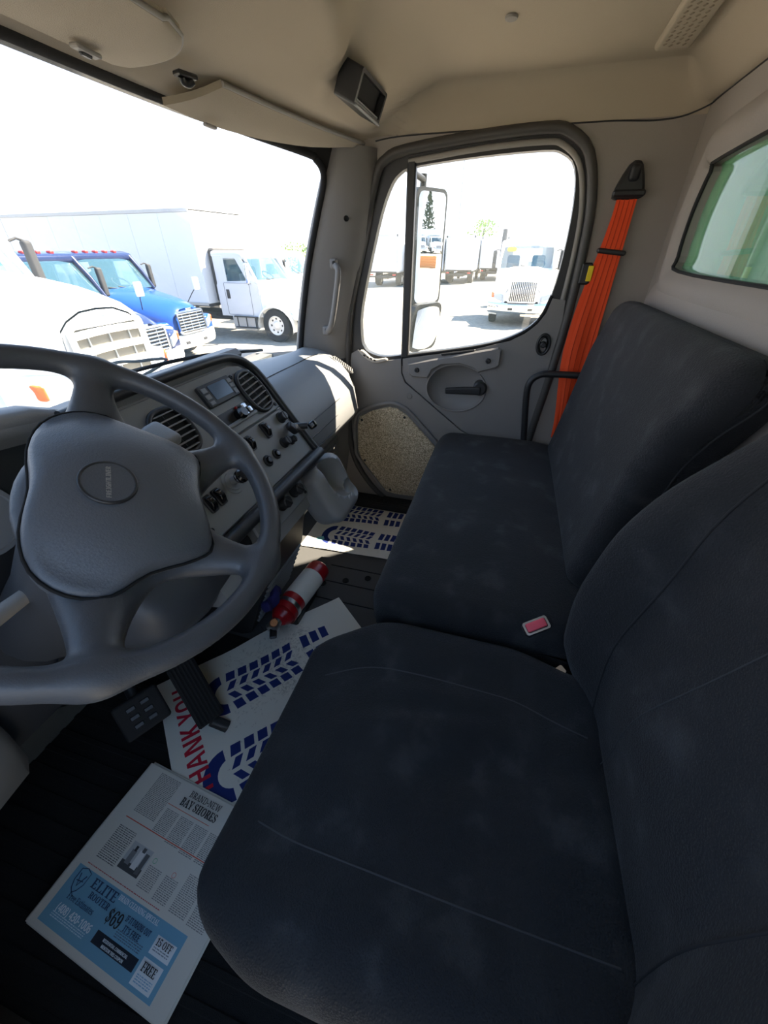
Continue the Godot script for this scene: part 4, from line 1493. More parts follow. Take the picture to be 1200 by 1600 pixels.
# ---------------------------------------------------------------- seats
func build_bench() -> void:
	var b := thing("bench_seat", "black cloth two-person bench seat beside the passenger door", "seat", Vector3.ZERO)
	var g := G.new()
	g.puff(Vector3(0.350, 0.375, 0.045), Vector3(0.510, 0.078, 0.255), 0.052, 16, bench_bend)
	obj("cushion", g, M.seat_cloth, b)
	# welt round the cushion's lower edge
	var path := PackedVector3Array()
	for q in rect(0.350, 0.045, 1.012, 0.50, 0.06, 5):
		path.append(Vector3(q.x, 0.322, q.y))
	obj("welt", G.new().tube(path, 0.005, 6, true), M.seam, b)
	g = G.new()
	g.box(Vector3(0.36, 0.16, 0.10), Vector3(0.94, 0.30, 0.36), 0.01)
	obj("base", g, M.rubber, b)
	# backrest: leans back, front face slightly hollow, near end flared at the top
	var lean := Basis(Vector3.RIGHT, deg_to_rad(8.0))
	var B := Vector3(0.380, 0.70, 0.322)
	g = G.new()
	g.puff(B, Vector3(0.398, 0.275, 0.064), 0.046, 18, bench_back_bend, lean)
	obj("backrest", g, M.seat_cloth, b)
	# welts: along the front edge of the near flank and over the top; a seam further back on the flank
	for q in [[-0.040, -0.3785, M.welt, 0.0028], [0.008, -0.3995, M.seam, 0.0022]]:
		path = PackedVector3Array()
		for k in 25:
			var y := lerpf(-0.245, 0.262, k / 24.0)
			var zz: float = q[0] + (0.022 * smoothstep(0.15, 0.265, y))
			var xx: float = q[1] + 0.030 * pow(smoothstep(0.19, 0.272, y), 2.0)
			path.append(B + lean * (bench_back_bend(Vector3(xx, y, zz)) + Vector3(-0.0035, 0.002, -0.004)))
		obj("welt" if q[3] > 0.0025 else "seam", G.new().tube(curve(path, 3), q[3], 6), q[2], b)
	# bracket tube at the door end
	path = curve(P3([0.825, 0.40, 0.15, 0.825, 0.50, 0.137, 0.82, 0.64, 0.118, 0.82, 0.69, 0.122, 0.82, 0.716, 0.15, 0.82, 0.722, 0.19, 0.82, 0.724, 0.30]), 5)
	obj("bracket_tube", G.new().tube(path, 0.012, 12), M.black_plastic, b, "bent black steel tube at the door end")


func bench_back_bend(p: Vector3) -> Vector3:
	var q := p
	if p.z < 0.0:
		q.z += 0.012 * (1.0 - pow(absf(p.x) / 0.41, 4.0)) * (1.0 - pow(absf(p.y) / 0.28, 4.0))
		q.z += 0.020 * smoothstep(0.10, 0.27, p.y)
	if p.x < 0.0:
		q.x -= 0.070 * smoothstep(0.05, 0.25, p.y) * smoothstep(-0.2, -0.398, p.x)
	return q


func bench_bend(p: Vector3) -> Vector3:
	var q := p
	if p.y > 0.0:
		q.y += 0.012 * (1.0 - pow(p.x / 0.53, 2.0)) * (1.0 - pow(p.z / 0.26, 2.0))
		q.y -= 0.012 * smoothstep(0.10, 0.25, p.z)
		q.y += 0.0025 * sin(p.x * 17.0 + p.z * 5.0)
	# the front corner by the door is cut back a little
	q.z += 0.035 * smoothstep(0.43, 0.53, p.x) * smoothstep(0.05, -0.25, p.z)
	return q


func drv_top(x: float, z: float) -> float:
	# height of the driver's cushion above its middle plane, x and z local
	var y := 0.085
	y += 0.022 * smoothstep(0.13, 0.24, absf(x)) - 0.006
	y -= 0.020 * exp(-(pow(x / 0.13, 2.0) + pow((z - 0.06) / 0.14, 2.0)))
	y -= 0.016 * smoothstep(-0.16, -0.29, z)
	# rumpled cover
	y += 0.012 * exp(-pow((x - 0.055 - 0.25 * (z + 0.05)) / 0.022, 2.0)) * smoothstep(-0.20, -0.10, z) * smoothstep(0.16, 0.05, z)
	y += 0.010 * exp(-pow((x - 0.125 - 0.10 * z) / 0.018, 2.0)) * smoothstep(-0.12, -0.02, z) * smoothstep(0.2, 0.1, z)
	y -= 0.009 * exp(-pow((x + 0.0 - 0.3 * z) / 0.028, 2.0)) * smoothstep(-0.2, 0.0, z)
	return y


func drv_bend(p: Vector3) -> Vector3:
	var q := p
	if p.y > 0.02:
		var k := smoothstep(0.02, 0.085, p.y)
		q.y = lerpf(p.y, drv_top(p.x, p.z) - (0.085 - p.y), k)
	if p.x > 0.0:
		q.x *= 1.0 - 0.30 * pow(smoothstep(-0.10, -0.30, p.z), 1.4) - 0.14 * smoothstep(0.10, 0.28, p.z)
	else:
		q.x *= 1.0 - 0.10 * smoothstep(-0.16, -0.30, p.z)
	return q


func back_bend(p: Vector3) -> Vector3:
	var q := p
	var wing := smoothstep(0.13, 0.25, absf(p.x)) * smoothstep(-0.40, -0.22, p.y) * (1.0 - smoothstep(-0.02, 0.34, p.y))
	if p.z < 0.03:
		q.z += 0.030 * smoothstep(0.10, 0.34, p.y) * smoothstep(0.03, -0.05, p.z)
		q.z -= 0.070 * wing * smoothstep(0.03, -0.05, p.z)
		q.z -= 0.010 * exp(-pow((p.y + 0.14) / 0.14, 2.0)) * (1.0 - smoothstep(0.1, 0.2, absf(p.x)))
	q.z += 0.045 * smoothstep(-0.08, -0.34, p.y) * smoothstep(0.05, -0.03, p.z)
	if p.z > 0.0:
		q.z -= 0.035 * smoothstep(0.0, 0.33, p.y)
	q.x *= 1.0 - 0.16 * smoothstep(0.02, 0.38, p.y) + 0.02 * wing
	return q


func build_driver_seat() -> void:
	var s := thing("bucket_seat", "black cloth driver's bucket seat with raised side bolsters, dusty cushion", "seat", Vector3.ZERO)
	var C := Vector3(-0.450, 0.317, 0.0)
	var g := G.new()
	g.puff(C, Vector3(0.288, 0.085, 0.305), 0.062, 44, drv_bend)
	obj("cushion", g, M.seat_cloth, s)
	# seams of the cushion: two along the bolsters, one across
	for sx in [[-0.155, M.thread], [0.135, M.thread]]:
		var path := PackedVector3Array()
		for k in 25:
			var z := lerpf(-0.262, 0.25, k / 24.0)
			var x: float = sx[0] + (0.02 * sin(k / 24.0 * PI) if sx[0] > 0 else 0.0)
			path.append(C + drv_bend(Vector3(x, 0.085, z)) + Vector3(0, -0.0006 - 0.022 * pow(smoothstep(-0.235, -0.28, z), 2.0), 0))
		obj("seam", G.new().tube(path, 0.0016, 6), sx[1], s)
	g = G.new()
	g.box(Vector3(-0.445, 0.16, 0.02), Vector3(0.46, 0.24, 0.44), 0.02)
	obj("suspension_cover", g, M.rubber, s)
	g = G.new()
	g.box(Vector3(-0.445, 0.03, 0.02), Vector3(0.50, 0.05, 0.50), 0.01)
	obj("base", g, M.black_plastic, s)
	# backrest
	var lean := Basis(Vector3.RIGHT, deg_to_rad(9.0))
	var B := Vector3(-0.448, 0.690, 0.332)
	g = G.new()
	g.puff(B, Vector3(0.285, 0.345, 0.055), 0.050, 24, back_bend, lean)
	obj("backrest", g, M.seat_cloth, s)
	for sx in [-0.165, 0.165]:
		var path := PackedVector3Array()
		for k in 25:
			var y := lerpf(-0.33, 0.30, k / 24.0)
			path.append(B + lean * (back_bend(Vector3(sx + signf(sx) * 0.03 * smoothstep(0.0, 0.3, y), y, -0.055)) + Vector3(0, 0, -0.0004)))
		obj("seam", G.new().tube(path, 0.0018, 6), M.seam, s)
	var stitch := PackedVector3Array()
	for k in 21:
		var y := lerpf(-0.32, 0.28, k / 20.0)
		stitch.append(B + lean * (back_bend(Vector3(0.085 - 0.10 * k / 20.0, y, -0.055)) + Vector3(0, 0, -0.0002)))
	obj("stitching", G.new().tube(stitch, 0.0009, 5), M.thread, s)
	# buckles in the gap between the two seats
	var bu := thing("belt_buckle", "black seat belt buckle with a red release button between the two seats", "buckle", Vector3.ZERO)
	var bx := frame(Vector3(-0.150, 0.448, 0.160), Vector3(-0.55, 0.80, -0.10), Vector3(0.45, 0.30, 0.85))
	g = G.new()
	g.box(Vector3(0, 0, -0.035), Vector3(0.056, 0.030, 0.07), 0.006)
	obj("housing", g, M.black_plastic, bu).transform = bx
	obj("frame", G.new().plate(Vector2.ZERO, rect(0, 0, 0.052, 0.027, 0.005), rect(0, 0, 0.044, 0.020, 0.004), 0.003, bx), M.steel, bu)
	g = G.new()
	g.puff(Vector3(0, 0.001, 0.001), Vector3(0.021, 0.009, 0.004), 0.003, 3)
	obj("button", g, M.red_button, bu, "red release button").transform = bx
	g = G.new()
	g.box(Vector3(0, 0, -0.16), Vector3(0.045, 0.006, 0.20), 0.002)
	obj("strap", g, M.seam, bu).transform = bx
	var tb := thing("belt_tongue", "steel belt tongue showing in the dark gap beside the driver's seat", "buckle", Vector3.ZERO)
	var tx := frame(Vector3(-0.222, 0.40, 0.202), Vector3(-0.35, 0.85, -0.25), Vector3(0.6, 0.2, 0.75))
	obj("plate", G.new().prism(rect(0, 0, 0.045, 0.016, 0.003), -0.004, tx, 0.001), M.steel, tb)
	g = G.new()
	g.box(Vector3(0, 0, -0.05), Vector3(0.05, 0.02, 0.09), 0.004)
	obj("sleeve", g, M.rubber, tb).transform = tx


# ---------------------------------------------------------------- roof and pillar fittings
func build_roof_fittings() -> void:
	# driver's sun visor, folded up
	var v := thing("sun_visor", "beige sun visor folded up above the driver's side of the windshield", "sun visor", Vector3.ZERO)
	var rows := []
	for k in 13:
		var f := k / 12.0
		var z := lerpf(-0.722, -0.556, f)
		var y := lerpf(1.364, 1.378, f) - 0.004 * sin(f * PI)
		# the outer end is rounded: a large radius at the back corner, a small one at the front
		var gg := clampf((f - 0.45) / 0.55, 0.0, 1.0)
		var hh := clampf((0.2 - f) / 0.2, 0.0, 1.0)
		var end := 0.098 - 0.085 * (1.0 - sqrt(1.0 - gg * gg)) - 0.022 * (1.0 - sqrt(1.0 - hh * hh))
		var row := PackedVector3Array()
		for x in [-0.68, -0.5, -0.3, -0.1, 0.0]:
			row.append(Vector3(x, y, z))
		row.append(Vector3(end - 0.012, y, z))
		row.append(Vector3(end, y + 0.004, z))
		rows.append(row)
	obj("visor_panel", G.new().slab(rows, func(p: Vector3) -> Vector3: return p + Vector3(0, 0.014, 0)), M.visor, v)
	var path := PackedVector3Array()
	for r in rows: path.append(r[6] + Vector3(0, 0.004, 0))
	for x in [0.0, -0.2, -0.45, -0.68]: path.append(Vector3(x, 1.382, -0.555))
	obj("edge_piping", G.new().tube(path, 0.004, 6), M.trim_grey, v)
	var cl := Node3D.new()
	cl.name = "visor_clip"
	v.add_child(cl)
	var g := G.new()
	g.box(Vector3(-0.010, 1.358, -0.700), Vector3(0.050, 0.006, 0.016), 0.002, Basis(Vector3(0, 1, 0), 0.10))
	obj("clip_plate", g, M.trim_grey, cl)
	g = G.new()
	g.box(Vector3(-0.010, 1.354, -0.703), Vector3(0.022, 0.005, 0.008), 0.002, Basis(Vector3(0, 1, 0), 0.10))
	obj("clip_slot", g, M.black_plastic, cl)
	# passenger's sun visor, swung down a little
	v = thing("sun_visor", "beige sun visor swung down above the passenger side of the windshield", "sun visor", Vector3.ZERO)
	rows = []
	for k in 13:
		var t := k / 12.0
		var back := Vector3(0.285, 1.384, -0.655).lerp(Vector3(0.855, 1.378, -0.532), t)
		back.z += -0.012 * sin(t * PI)
		var front := P3([0.205, 1.346, -0.748, 0.36, 1.345, -0.748, 0.52, 1.345, -0.706, 0.68, 1.352, -0.635, 0.845, 1.374, -0.545])
		var fr := curve(front, 3)[k]
		var row := PackedVector3Array()
		for j in 5:
			row.append(back.lerp(fr, j / 4.0) + Vector3(0, -0.004 * sin(j / 4.0 * PI), 0))
		rows.append(row)
	obj("visor_panel", G.new().slab(rows, func(p: Vector3) -> Vector3: return p + Vector3(0, 0.012, 0)), M.visor, v)
	path = PackedVector3Array()
	for r in rows: path.append(r[0] + Vector3(0, 0.005, 0.002))
	obj("edge_piping", G.new().tube(path, 0.005, 6), M.trim_grey, v)
	g = G.new()
	g.box(Vector3(0.335, 1.3385, -0.735), Vector3(0.040, 0.006, 0.012), 0.002)
	obj("clip_plate", g, M.trim_grey, v)
	# small black hook for the visor
	var hk := thing("visor_hook", "small black plastic hook between the two sun visors", "hook", Vector3.ZERO)
	g = G.new()
	g.box(Vector3(0.197, 1.381, -0.676), Vector3(0.042, 0.008, 0.022), 0.002, Basis(Vector3(0, 1, 0), -0.3))
	obj("foot", g, M.black_plastic, hk)
	g = G.new()
	g.tube(curve(P3([0.186, 1.378, -0.678, 0.192, 1.372, -0.680, 0.203, 1.371, -0.676, 0.209, 1.376, -0.670]), 4), 0.0065, 8)
	obj("hook", g, M.black_plastic, hk)
	# overhead pocket: a black frame round an empty bay
	var pk := thing("overhead_pocket", "black framed empty radio pocket in the headliner above the passenger pillar", "pocket", Vector3.ZERO)
	var px := frame(Vector3(0.600, 1.420, -0.423), Vector3(0, -0.416, 0.909), Vector3.RIGHT)
	obj("frame", G.new().plate(Vector2.ZERO, rect(0, 0, 0.204, 0.068, 0.006), rect(0, 0.002, 0.182, 0.050, 0.004), -0.055, px), M.black_plastic, pk)
	obj("bay", G.new().prism(rect(0, 0, 0.200, 0.064), -0.004, px * Transform3D(Basis(), Vector3(0, 0, -0.016))), M.black_hole, pk)
	var g3 := G.new()
	g3.box(Vector3(0, -0.0305, 0.002), Vector3(0.198, 0.006, 0.008), 0.002)
	obj("lower_lip", g3, M.panel_grey, pk).transform = px
	g3 = G.new()
	g3.box(Vector3(0, -0.020, -0.008), Vector3(0.180, 0.004, 0.010), 0.001)
	obj("inner_ledge", g3, M.panel_grey, pk).transform = px
	# perforated speaker grille in the rear of the headliner
	var gr := thing("ceiling_grille", "beige perforated speaker grille in the rear of the headliner", "grille", Vector3.ZERO)
	g = G.new()
	g.puff(Vector3(0.61, 1.511, 0.278), Vector3(0.160, 0.009, 0.040), 0.0085, 6, null, Basis(Vector3(0, 0, 1), -0.05))
	obj("grille_plate", g, M.headliner, gr)
	for i in 14:
		for j in 4:
			g = G.new()
			g.box(Vector3.ZERO, Vector3(0.010, 0.0024, 0.0055), 0.001)
			var o := obj("slot", g, M.slot, gr)
			o.transform = Transform3D(Basis(Vector3(0, 0, 1), -0.05), Vector3(0.61, 1.511, 0.278)) * Transform3D(Basis(Vector3(0, 1, 0), 0.5), Vector3(-0.125 + 0.019 * i + (0.009 if j % 2 else 0.0), -0.0090, -0.024 + 0.014 * j))
	# trim button in the headliner
	var tb := thing("headliner_button", "round beige trim button fixing the headliner", "button", Vector3.ZERO)
	obj("cap", G.new().lathe([Vector2(0.014, 0), Vector2(0.013, 0.004), Vector2(0.008, 0.006), Vector2(0, 0.006)], 18, stand(Vector3(0.560, 1.5155, -0.092), Vector3.DOWN)), M.trim_grey, tb)
	# grab handle on the pillar
	var gh := thing("grab_handle", "grey plastic grab handle on the passenger windshield pillar", "handle", Vector3.ZERO)
	path = curve(P3([0.812, 1.052, -0.640, 0.785, 1.050, -0.622, 0.772, 1.03, -0.612, 0.772, 0.95, -0.628, 0.774, 0.87, -0.650, 0.788, 0.838, -0.672, 0.818, 0.835, -0.690]), 5)
	obj("bar", G.new().tube(path, 0.011, 12), M.pillar_grey, gh)
	for q in [Vector3(0.806, 1.058, -0.640), Vector3(0.812, 0.832, -0.692)]:
		g = G.new()
		g.puff(q, Vector3(0.012, 0.017, 0.014), 0.008, 3)
		var ft := obj("mount", g, M.pillar_grey, gh)
		screw(q + Vector3(-0.012, 0.004, 0.004), Vector3(-0.9, 0.1, 0.4), 0.006, M.black_plastic, ft)


func build_belt() -> void:
	var b := thing("seat_belt", "orange seat belt hanging from its anchor on the wall behind the door", "seat belt", Vector3.ZERO)
	# webbing: front strand and the return strand behind it
	for s in 2:
		var rows := []
		for k in 15:
			var t := k / 14.0
			var y := lerpf(1.245, 0.46, t)
			var left := lerpf(0.262, 0.232, smoothstep(0.0, 0.6, t)) + 0.035 * smoothstep(0.55, 1.0, t)
			var right := lerpf(0.315, 0.312, t) - 0.012 * smoothstep(0.6, 1.0, t)
			if s == 1:
				left -= 0.016 * smoothstep(0.05, 0.4, t)
				right -= 0.014 * smoothstep(0.05, 0.4, t)
			var row := PackedVector3Array()
			for j in 9:
				var f := j / 8.0
				row.append(Vector3(0.862 + s * 0.010 - 0.004 * sin(f * PI * 2.0) * smoothstep(0.3, 0.6, t), y, lerpf(left, right, f)))
			rows.append(row)
		obj("webbing", G.new().slab(rows, func(p: Vector3) -> Vector3: return p + Vector3(0.0015, 0, 0)), M.belt, b)
	# stitched ribs along the front strand
	for j in 4:
		var path := PackedVector3Array()
		for k in 15:
			var t := k / 14.0
			var left := lerpf(0.262, 0.232, smoothstep(0.0, 0.6, t)) + 0.035 * smoothstep(0.55, 1.0, t)
			var right := lerpf(0.315, 0.312, t) - 0.012 * smoothstep(0.6, 1.0, t)
			var f := 0.14 + 0.24 * j
			path.append(Vector3(0.8612 - 0.004 * sin(f * PI * 2.0) * smoothstep(0.3, 0.6, t), lerpf(1.245, 0.46, t), lerpf(left, right, f)))
		obj("stitch_line", G.new().tube(path, 0.0011, 5), M.belt_dark, b)
	# anchor: triangular loop with its bolt cover
	var an := Node3D.new()
	an.name = "anchor"
	b.add_child(an)
	obj("loop", G.new().prism(round_poly(P2([0.247, 1.235, 0.252, 1.26, 0.272, 1.305, 0.290, 1.312, 0.306, 1.302, 0.325, 1.255, 0.327, 1.235, 0.318, 1.225, 0.256, 1.225]), 2), -0.030, yz(0.884), 0.008), M.black_plastic, an)
	var g := G.new()
	g.puff(Vector3(0.856, 1.284, 0.288), Vector3(0.012, 0.020, 0.014), 0.009, 3)
	obj("bolt_cover", g, M.black_plastic, an)
	g = G.new()
	g.box(Vector3(0.858, 1.238, 0.287), Vector3(0.018, 0.018, 0.088), 0.005)
	obj("guide_bar", g, M.black_plastic, an)
	# plastic stop on the webbing, tongue with a yellow tag
	g = G.new()
	g.box(Vector3(0.862, 1.095, 0.284), Vector3(0.020, 0.014, 0.085), 0.004, Basis(Vector3.RIGHT, 0.10))
	obj("belt_stop", g, M.black_plastic, b)
	var tg := Node3D.new()
	tg.name = "tongue"
	b.add_child(tg)
	g = G.new()
	g.box(Vector3(0.872, 1.035, 0.226), Vector3(0.014, 0.062, 0.034), 0.005)
	obj("grip", g, M.black_plastic, tg)
	g = G.new()
	g.box(Vector3(0.864, 1.036, 0.238), Vector3(0.004, 0.044, 0.016), 0.001)
	obj("tag", g, M.yellow, tg, "yellow tag")


# ---------------------------------------------------------------- things on the floor
func fill_poly(im: Image, poly: PackedVector2Array, c: Color) -> void:
	var lo := poly[0]
	var hi := poly[0]
	for p in poly:
		lo = lo.min(p)
		hi = hi.max(p)
	for y in range(maxi(0, int(lo.y)), mini(im.get_height() - 1, int(hi.y) + 1) + 1):
		for x in range(maxi(0, int(lo.x)), mini(im.get_width() - 1, int(hi.x) + 1) + 1):
			if Geometry2D.is_point_in_polygon(Vector2(x, y), poly):
				im.set_pixel(x, y, c)


func boot_print(im: Image, xf: Transform2D, c: Color) -> void:
	# toe at +x; units metres, xf maps to pixels
	var w := 0.066
	var put := func(pts: PackedVector2Array) -> void:
		var q := PackedVector2Array()
		for p in pts: q.append(xf * p)
		fill_poly(im, q, c)
	# solid toe crescent
	var toe := PackedVector2Array()
	for k in 15:
		var a := lerpf(-PI / 2, PI / 2, k / 14.0)
		toe.append(Vector2(0.075 + 0.062 * cos(a), w * sin(a)))
	for k in 11:
		var a := lerpf(1.25, -1.25, k / 10.0)
		toe.append(Vector2(0.062 + 0.040 * cos(a), w * 0.58 * sin(a)))
	put.call(toe)
	# rows of lugs along both borders, slanted lugs between
	for k in 6:
		var x := 0.055 - 0.036 * k
		var e := w * (1.0 - 0.10 * k * 0.3)
		for s in [-1.0, 1.0]:
			put.call(P2([x, s * e, x - 0.026, s * e * 0.98, x - 0.020, s * e * 0.56, x + 0.006, s * e * 0.56]))
			put.call(P2([x - 0.004, s * e * 0.46, x - 0.024, s * e * 0.46, x - 0.008, s * e * 0.08, x + 0.012, s * e * 0.08]))
	# heel
	for k in 3:
		var x := -0.185 - 0.034 * k
		for s in [-1.0, 1.0]:
			put.call(P2([x, s * 0.055, x - 0.024, s * 0.052, x - 0.020, s * 0.010, x + 0.004, s * 0.010]))


func scuff(im: Image, area: Rect2, n: int, c: Color, sd: int) -> void:
	# smudges of dirt trodden onto the paper
	var rng := RandomNumberGenerator.new()
	rng.seed = sd
	for i in n:
		var p := area.position + Vector2(rng.randf(), rng.randf()) * area.size
		var r := rng.randf_range(1.5, 9.0)
		var a := rng.randf() * TAU
		for k in int(r * 6.0):
			var q := p + Vector2(rng.randfn() * r, rng.randfn() * r * 0.4).rotated(a)
			if q.x >= 0 and q.y >= 0 and q.x < im.get_width() and q.y < im.get_height():
				var o := im.get_pixelv(Vector2i(q))
				im.set_pixelv(Vector2i(q), o.lerp(c, rng.randf_range(0.15, 0.6)))


func paper_sheet(im: Image, A: Vector3, a: Vector3, b: Vector3, wave: float) -> Array:
	# sheet from A along a and b (full lengths), lightly buckled; returns [G, material]
	var rows := []
	for i in 13:
		var row := PackedVector3Array()
		for j in 17:
			var p := A + a * (j / 16.0) + b * (i / 12.0)
			p.y += wave * (0.5 + 0.5 * sin(j * 0.9 + i * 0.35)) * 0.6 + wave * 0.4 * (0.5 + 0.5 * sin(i * 1.1))
			row.append(p)
		rows.append(row)
	var m := StandardMaterial3D.new()
	m.resource_name = "printed_paper"
	m.albedo_texture = ImageTexture.create_from_image(im)
	m.roughness = 0.85
	return [G.new().slab(rows, func(p: Vector3) -> Vector3: return p + Vector3(0, -0.0012, 0)), m]


func text(parent: Node, called: String, words: String, m: Material, xf: Transform3D, cap: float, font := "Droid Sans", bold := 700, squeeze := 1.0, align := HORIZONTAL_ALIGNMENT_CENTER) -> void:
	# lettering lying on a surface; xf: local x along the line, local z out of it; cap = height of a capital
	var tm := TextMesh.new()
	tm.text = words
	var f := SystemFont.new()
	f.font_names = PackedStringArray([font])
	f.font_weight = bold
	tm.font = f
	tm.font_size = 32
	tm.pixel_size = cap / 32.0 / 0.714
	tm.depth = 0.0004
	tm.horizontal_alignment = align
	var o := obj(called, tm, m, parent)
	o.transform = xf * Transform3D(Basis().scaled(Vector3(squeeze, 1, 1)), Vector3.ZERO)


func build_floor_things() -> void:
	var blue := rgb(20, 42, 110)
	var pale := rgb(222, 219, 208)
	var dirt := rgb(70, 64, 58)
	# ---- driver's paper mat
	var im := Image.create(1240, 1000, false, Image.FORMAT_RGB8)
	im.fill(pale)
	for q in [[0.380, 0.142], [0.425, 0.362]]:
		boot_print(im, Transform2D(0.0, Vector2(2000, 2000), 0.0, Vector2(q[0], q[1]) * 2000.0), blue)
	scuff(im, Rect2(300, 40, 560, 440), 420, dirt, 5)
	scuff(im, Rect2(300, 300, 700, 600), 90, dirt, 6)
	scuff(im, Rect2(520, 180, 120, 300), 160, rgb(40, 38, 36), 8)
	scuff(im, Rect2(330, 120, 160, 260), 160, rgb(48, 45, 42), 9)
	var A := Vector3(0.167, 0.030, -0.440)
	var ua := Vector3(-0.758, 0, -0.652)
	var ub := Vector3(-0.652, 0, 0.758)
	var pm := thing("paper_floor_mat", "white paper floor mat with blue boot prints and red lettering in the driver's footwell", "paper mat", Vector3.ZERO)
	# the sheet slopes from the raised centre panel down to the footwell
	var rows := []
	for i in 11:
		var row := PackedVector3Array()
		for j in 17:
			var p := A + ua * 0.62 * (j / 16.0) + ub * 0.50 * (i / 10.0)
			p.y = mat_y(p)
			row.append(p)
		rows.append(row)
	var m := StandardMaterial3D.new()
	m.resource_name = "printed_paper"
	m.albedo_texture = ImageTexture.create_from_image(im)
	m.roughness = 0.85
	obj("sheet", G.new().slab(rows, func(p: Vector3) -> Vector3: return p + Vector3(0, -0.0012, 0)), m, pm)
	var T := Transform3D(Basis(-ub, ua, Vector3.UP), Vector3(A.x, 0.0, A.z) + ua * 0.562 + ub * 0.215)
	T.origin.y = mat_y(T.origin) + 0.0012
	text(pm, "lettering", "THANK YOU", M.red_print, T, 0.046, "Droid Sans", 700, 0.92)
	# ---- passenger's paper mat
	im = Image.create(1000, 700, false, Image.FORMAT_RGB8)
	im.fill(rgb(226, 222, 212))
	boot_print(im, Transform2D(PI, Vector2(1650, 1900), 0.0, Vector2(330, 165)), blue)
	boot_print(im, Transform2D(PI, Vector2(1650, 1900), 0.0, Vector2(350, 500)), blue)
	boot_print(im, Transform2D(PI, Vector2(1650, 1900), 0.0, Vector2(1060, 165)), blue)
	boot_print(im, Transform2D(PI, Vector2(1650, 1900), 0.0, Vector2(1080, 500)), blue)
	fill_poly(im, P2([100, 560, 150, 540, 175, 575, 140, 610, 105, 600]), rgb(150, 220, 220))
	scuff(im, Rect2(60, 60, 800, 600), 60, rgb(120, 112, 100), 12)
	var s := paper_sheet(im, Vector3(0.82, 0.003, -0.735), Vector3(0.02, 0, 0.5), Vector3(-0.385, 0, 0.0), 0.004)
	var pp := obj("paper_floor_mat", s[0], s[1])
	metas(pp, "white paper floor mat with blue boot prints before the passenger bench", "paper mat")
	# ---- newspaper
	build_newspaper()
	# ---- pedals
	var ac := thing("accelerator_pedal", "long black ribbed accelerator pedal above the paper mat", "pedal", Vector3.ZERO)
	var pa := frame(Vector3(-0.330, 0.112, -0.652), Vector3(-0.054, 0.112, 0.102), Vector3(0.88, 0.0, 0.47))
	var g := G.new()
	g.box(Vector3.ZERO, Vector3(0.070, 0.18, 0.014), 0.004)
	obj("pad", g, M.rubber, ac).transform = pa
	for k in 7:
		g = G.new()
		g.box(Vector3(-0.027 + 0.009 * k, 0, 0.009), Vector3(0.005, 0.17, 0.006), 0.0015)
		obj("rib", g, M.rubber, ac).transform = pa
	g = G.new()
	g.tube(PackedVector3Array([pa * Vector3(0, 0.06, -0.01), pa * Vector3(0, 0.13, -0.05), Vector3(-0.33, 0.34, -0.86)]), 0.011, 8)
	obj("arm", g, M.black_plastic, ac)
	g = G.new()
	g.tube(PackedVector3Array([pa * Vector3(0, -0.09, -0.006), Vector3(-0.350, 0.014, -0.565)]), 0.016, 8)
	obj("hinge", g, M.black_plastic, ac)
	var br := thing("brake_pedal", "black rubber brake pedal hanging left of the accelerator", "pedal", Vector3.ZERO)
	var pb := frame(Vector3(-0.425, 0.140, -0.727), Vector3(-0.054, 0.112, 0.102), Vector3(0.88, 0.0, 0.47))
	g = G.new()
	g.puff(Vector3.ZERO, Vector3(0.052, 0.046, 0.010), 0.008, 3)
	obj("pad", g, M.rubber, br).transform = pb
	for k in 3:
		for j in 2:
			g = G.new()
			g.box(Vector3(-0.016 + 0.032 * j, -0.022 + 0.022 * k, 0.010), Vector3(0.022, 0.012, 0.006), 0.002)
			obj("tread_block", g, M.black_plastic, br).transform = pb
	g = G.new()
	g.tube(PackedVector3Array([pb * Vector3(0, 0.02, -0.006), pb * Vector3(0.0, 0.09, -0.05), Vector3(-0.44, 0.40, -0.88)]), 0.014, 8)
	obj("arm", g, M.black_plastic, br)
	# ---- fire extinguisher lying across the floor below the dash
	var fe := thing("fire_extinguisher", "red fire extinguisher with a white label lying below the centre of the dash", "fire extinguisher", Vector3.ZERO)
	var ex := frame(Vector3(0.085, 0.105, -0.548), Vector3(0, 1, 0), Vector3(0.985, 0.0, 0.10))
	var ly := ex * Transform3D(Basis(Vector3(0, 0, 1), -PI / 2.0), Vector3.ZERO)   # lathe axis along the bottle
	obj("bottle", G.new().lathe([Vector2(0.0, 0.145), Vector2(0.030, 0.143), Vector2(0.040, 0.134), Vector2(0.042, 0.120), Vector2(0.042, -0.085), Vector2(0.038, -0.110), Vector2(0.026, -0.128), Vector2(0.018, -0.134), Vector2(0.0, -0.136)], 28, ly), M.red, fe)
	obj("label", G.new().lathe([Vector2(0.0424, 0.085), Vector2(0.0428, 0.084), Vector2(0.0428, -0.035), Vector2(0.0424, -0.036)], 28, ly), M.white_label, fe, "white printed label")
	for q in [[0.07, 0.012, 0.002], [0.055, 0.020, 0.003], [0.040, 0.026, 0.002], [0.028, 0.022, 0.002], [0.014, 0.026, 0.003], [0.0, 0.018, 0.002], [-0.014, 0.024, 0.002]]:
		g = G.new()
		for k in 5:
			var a0: float = 0.55 + (q[1] * 10.0) * k
			var w0: float = a0 + q[1] * 9.0
			var p0 := func(a: float, h: float) -> Vector3: return ly * Vector3(0.0432 * cos(a + 2.2), h, 0.0432 * sin(a + 2.2))
			g.quad(p0.call(a0, q[0]), p0.call(w0, q[0]), p0.call(w0, q[0] + q[2]), p0.call(a0, q[0] + q[2]))
		obj("print_line", g, M.ink, fe)
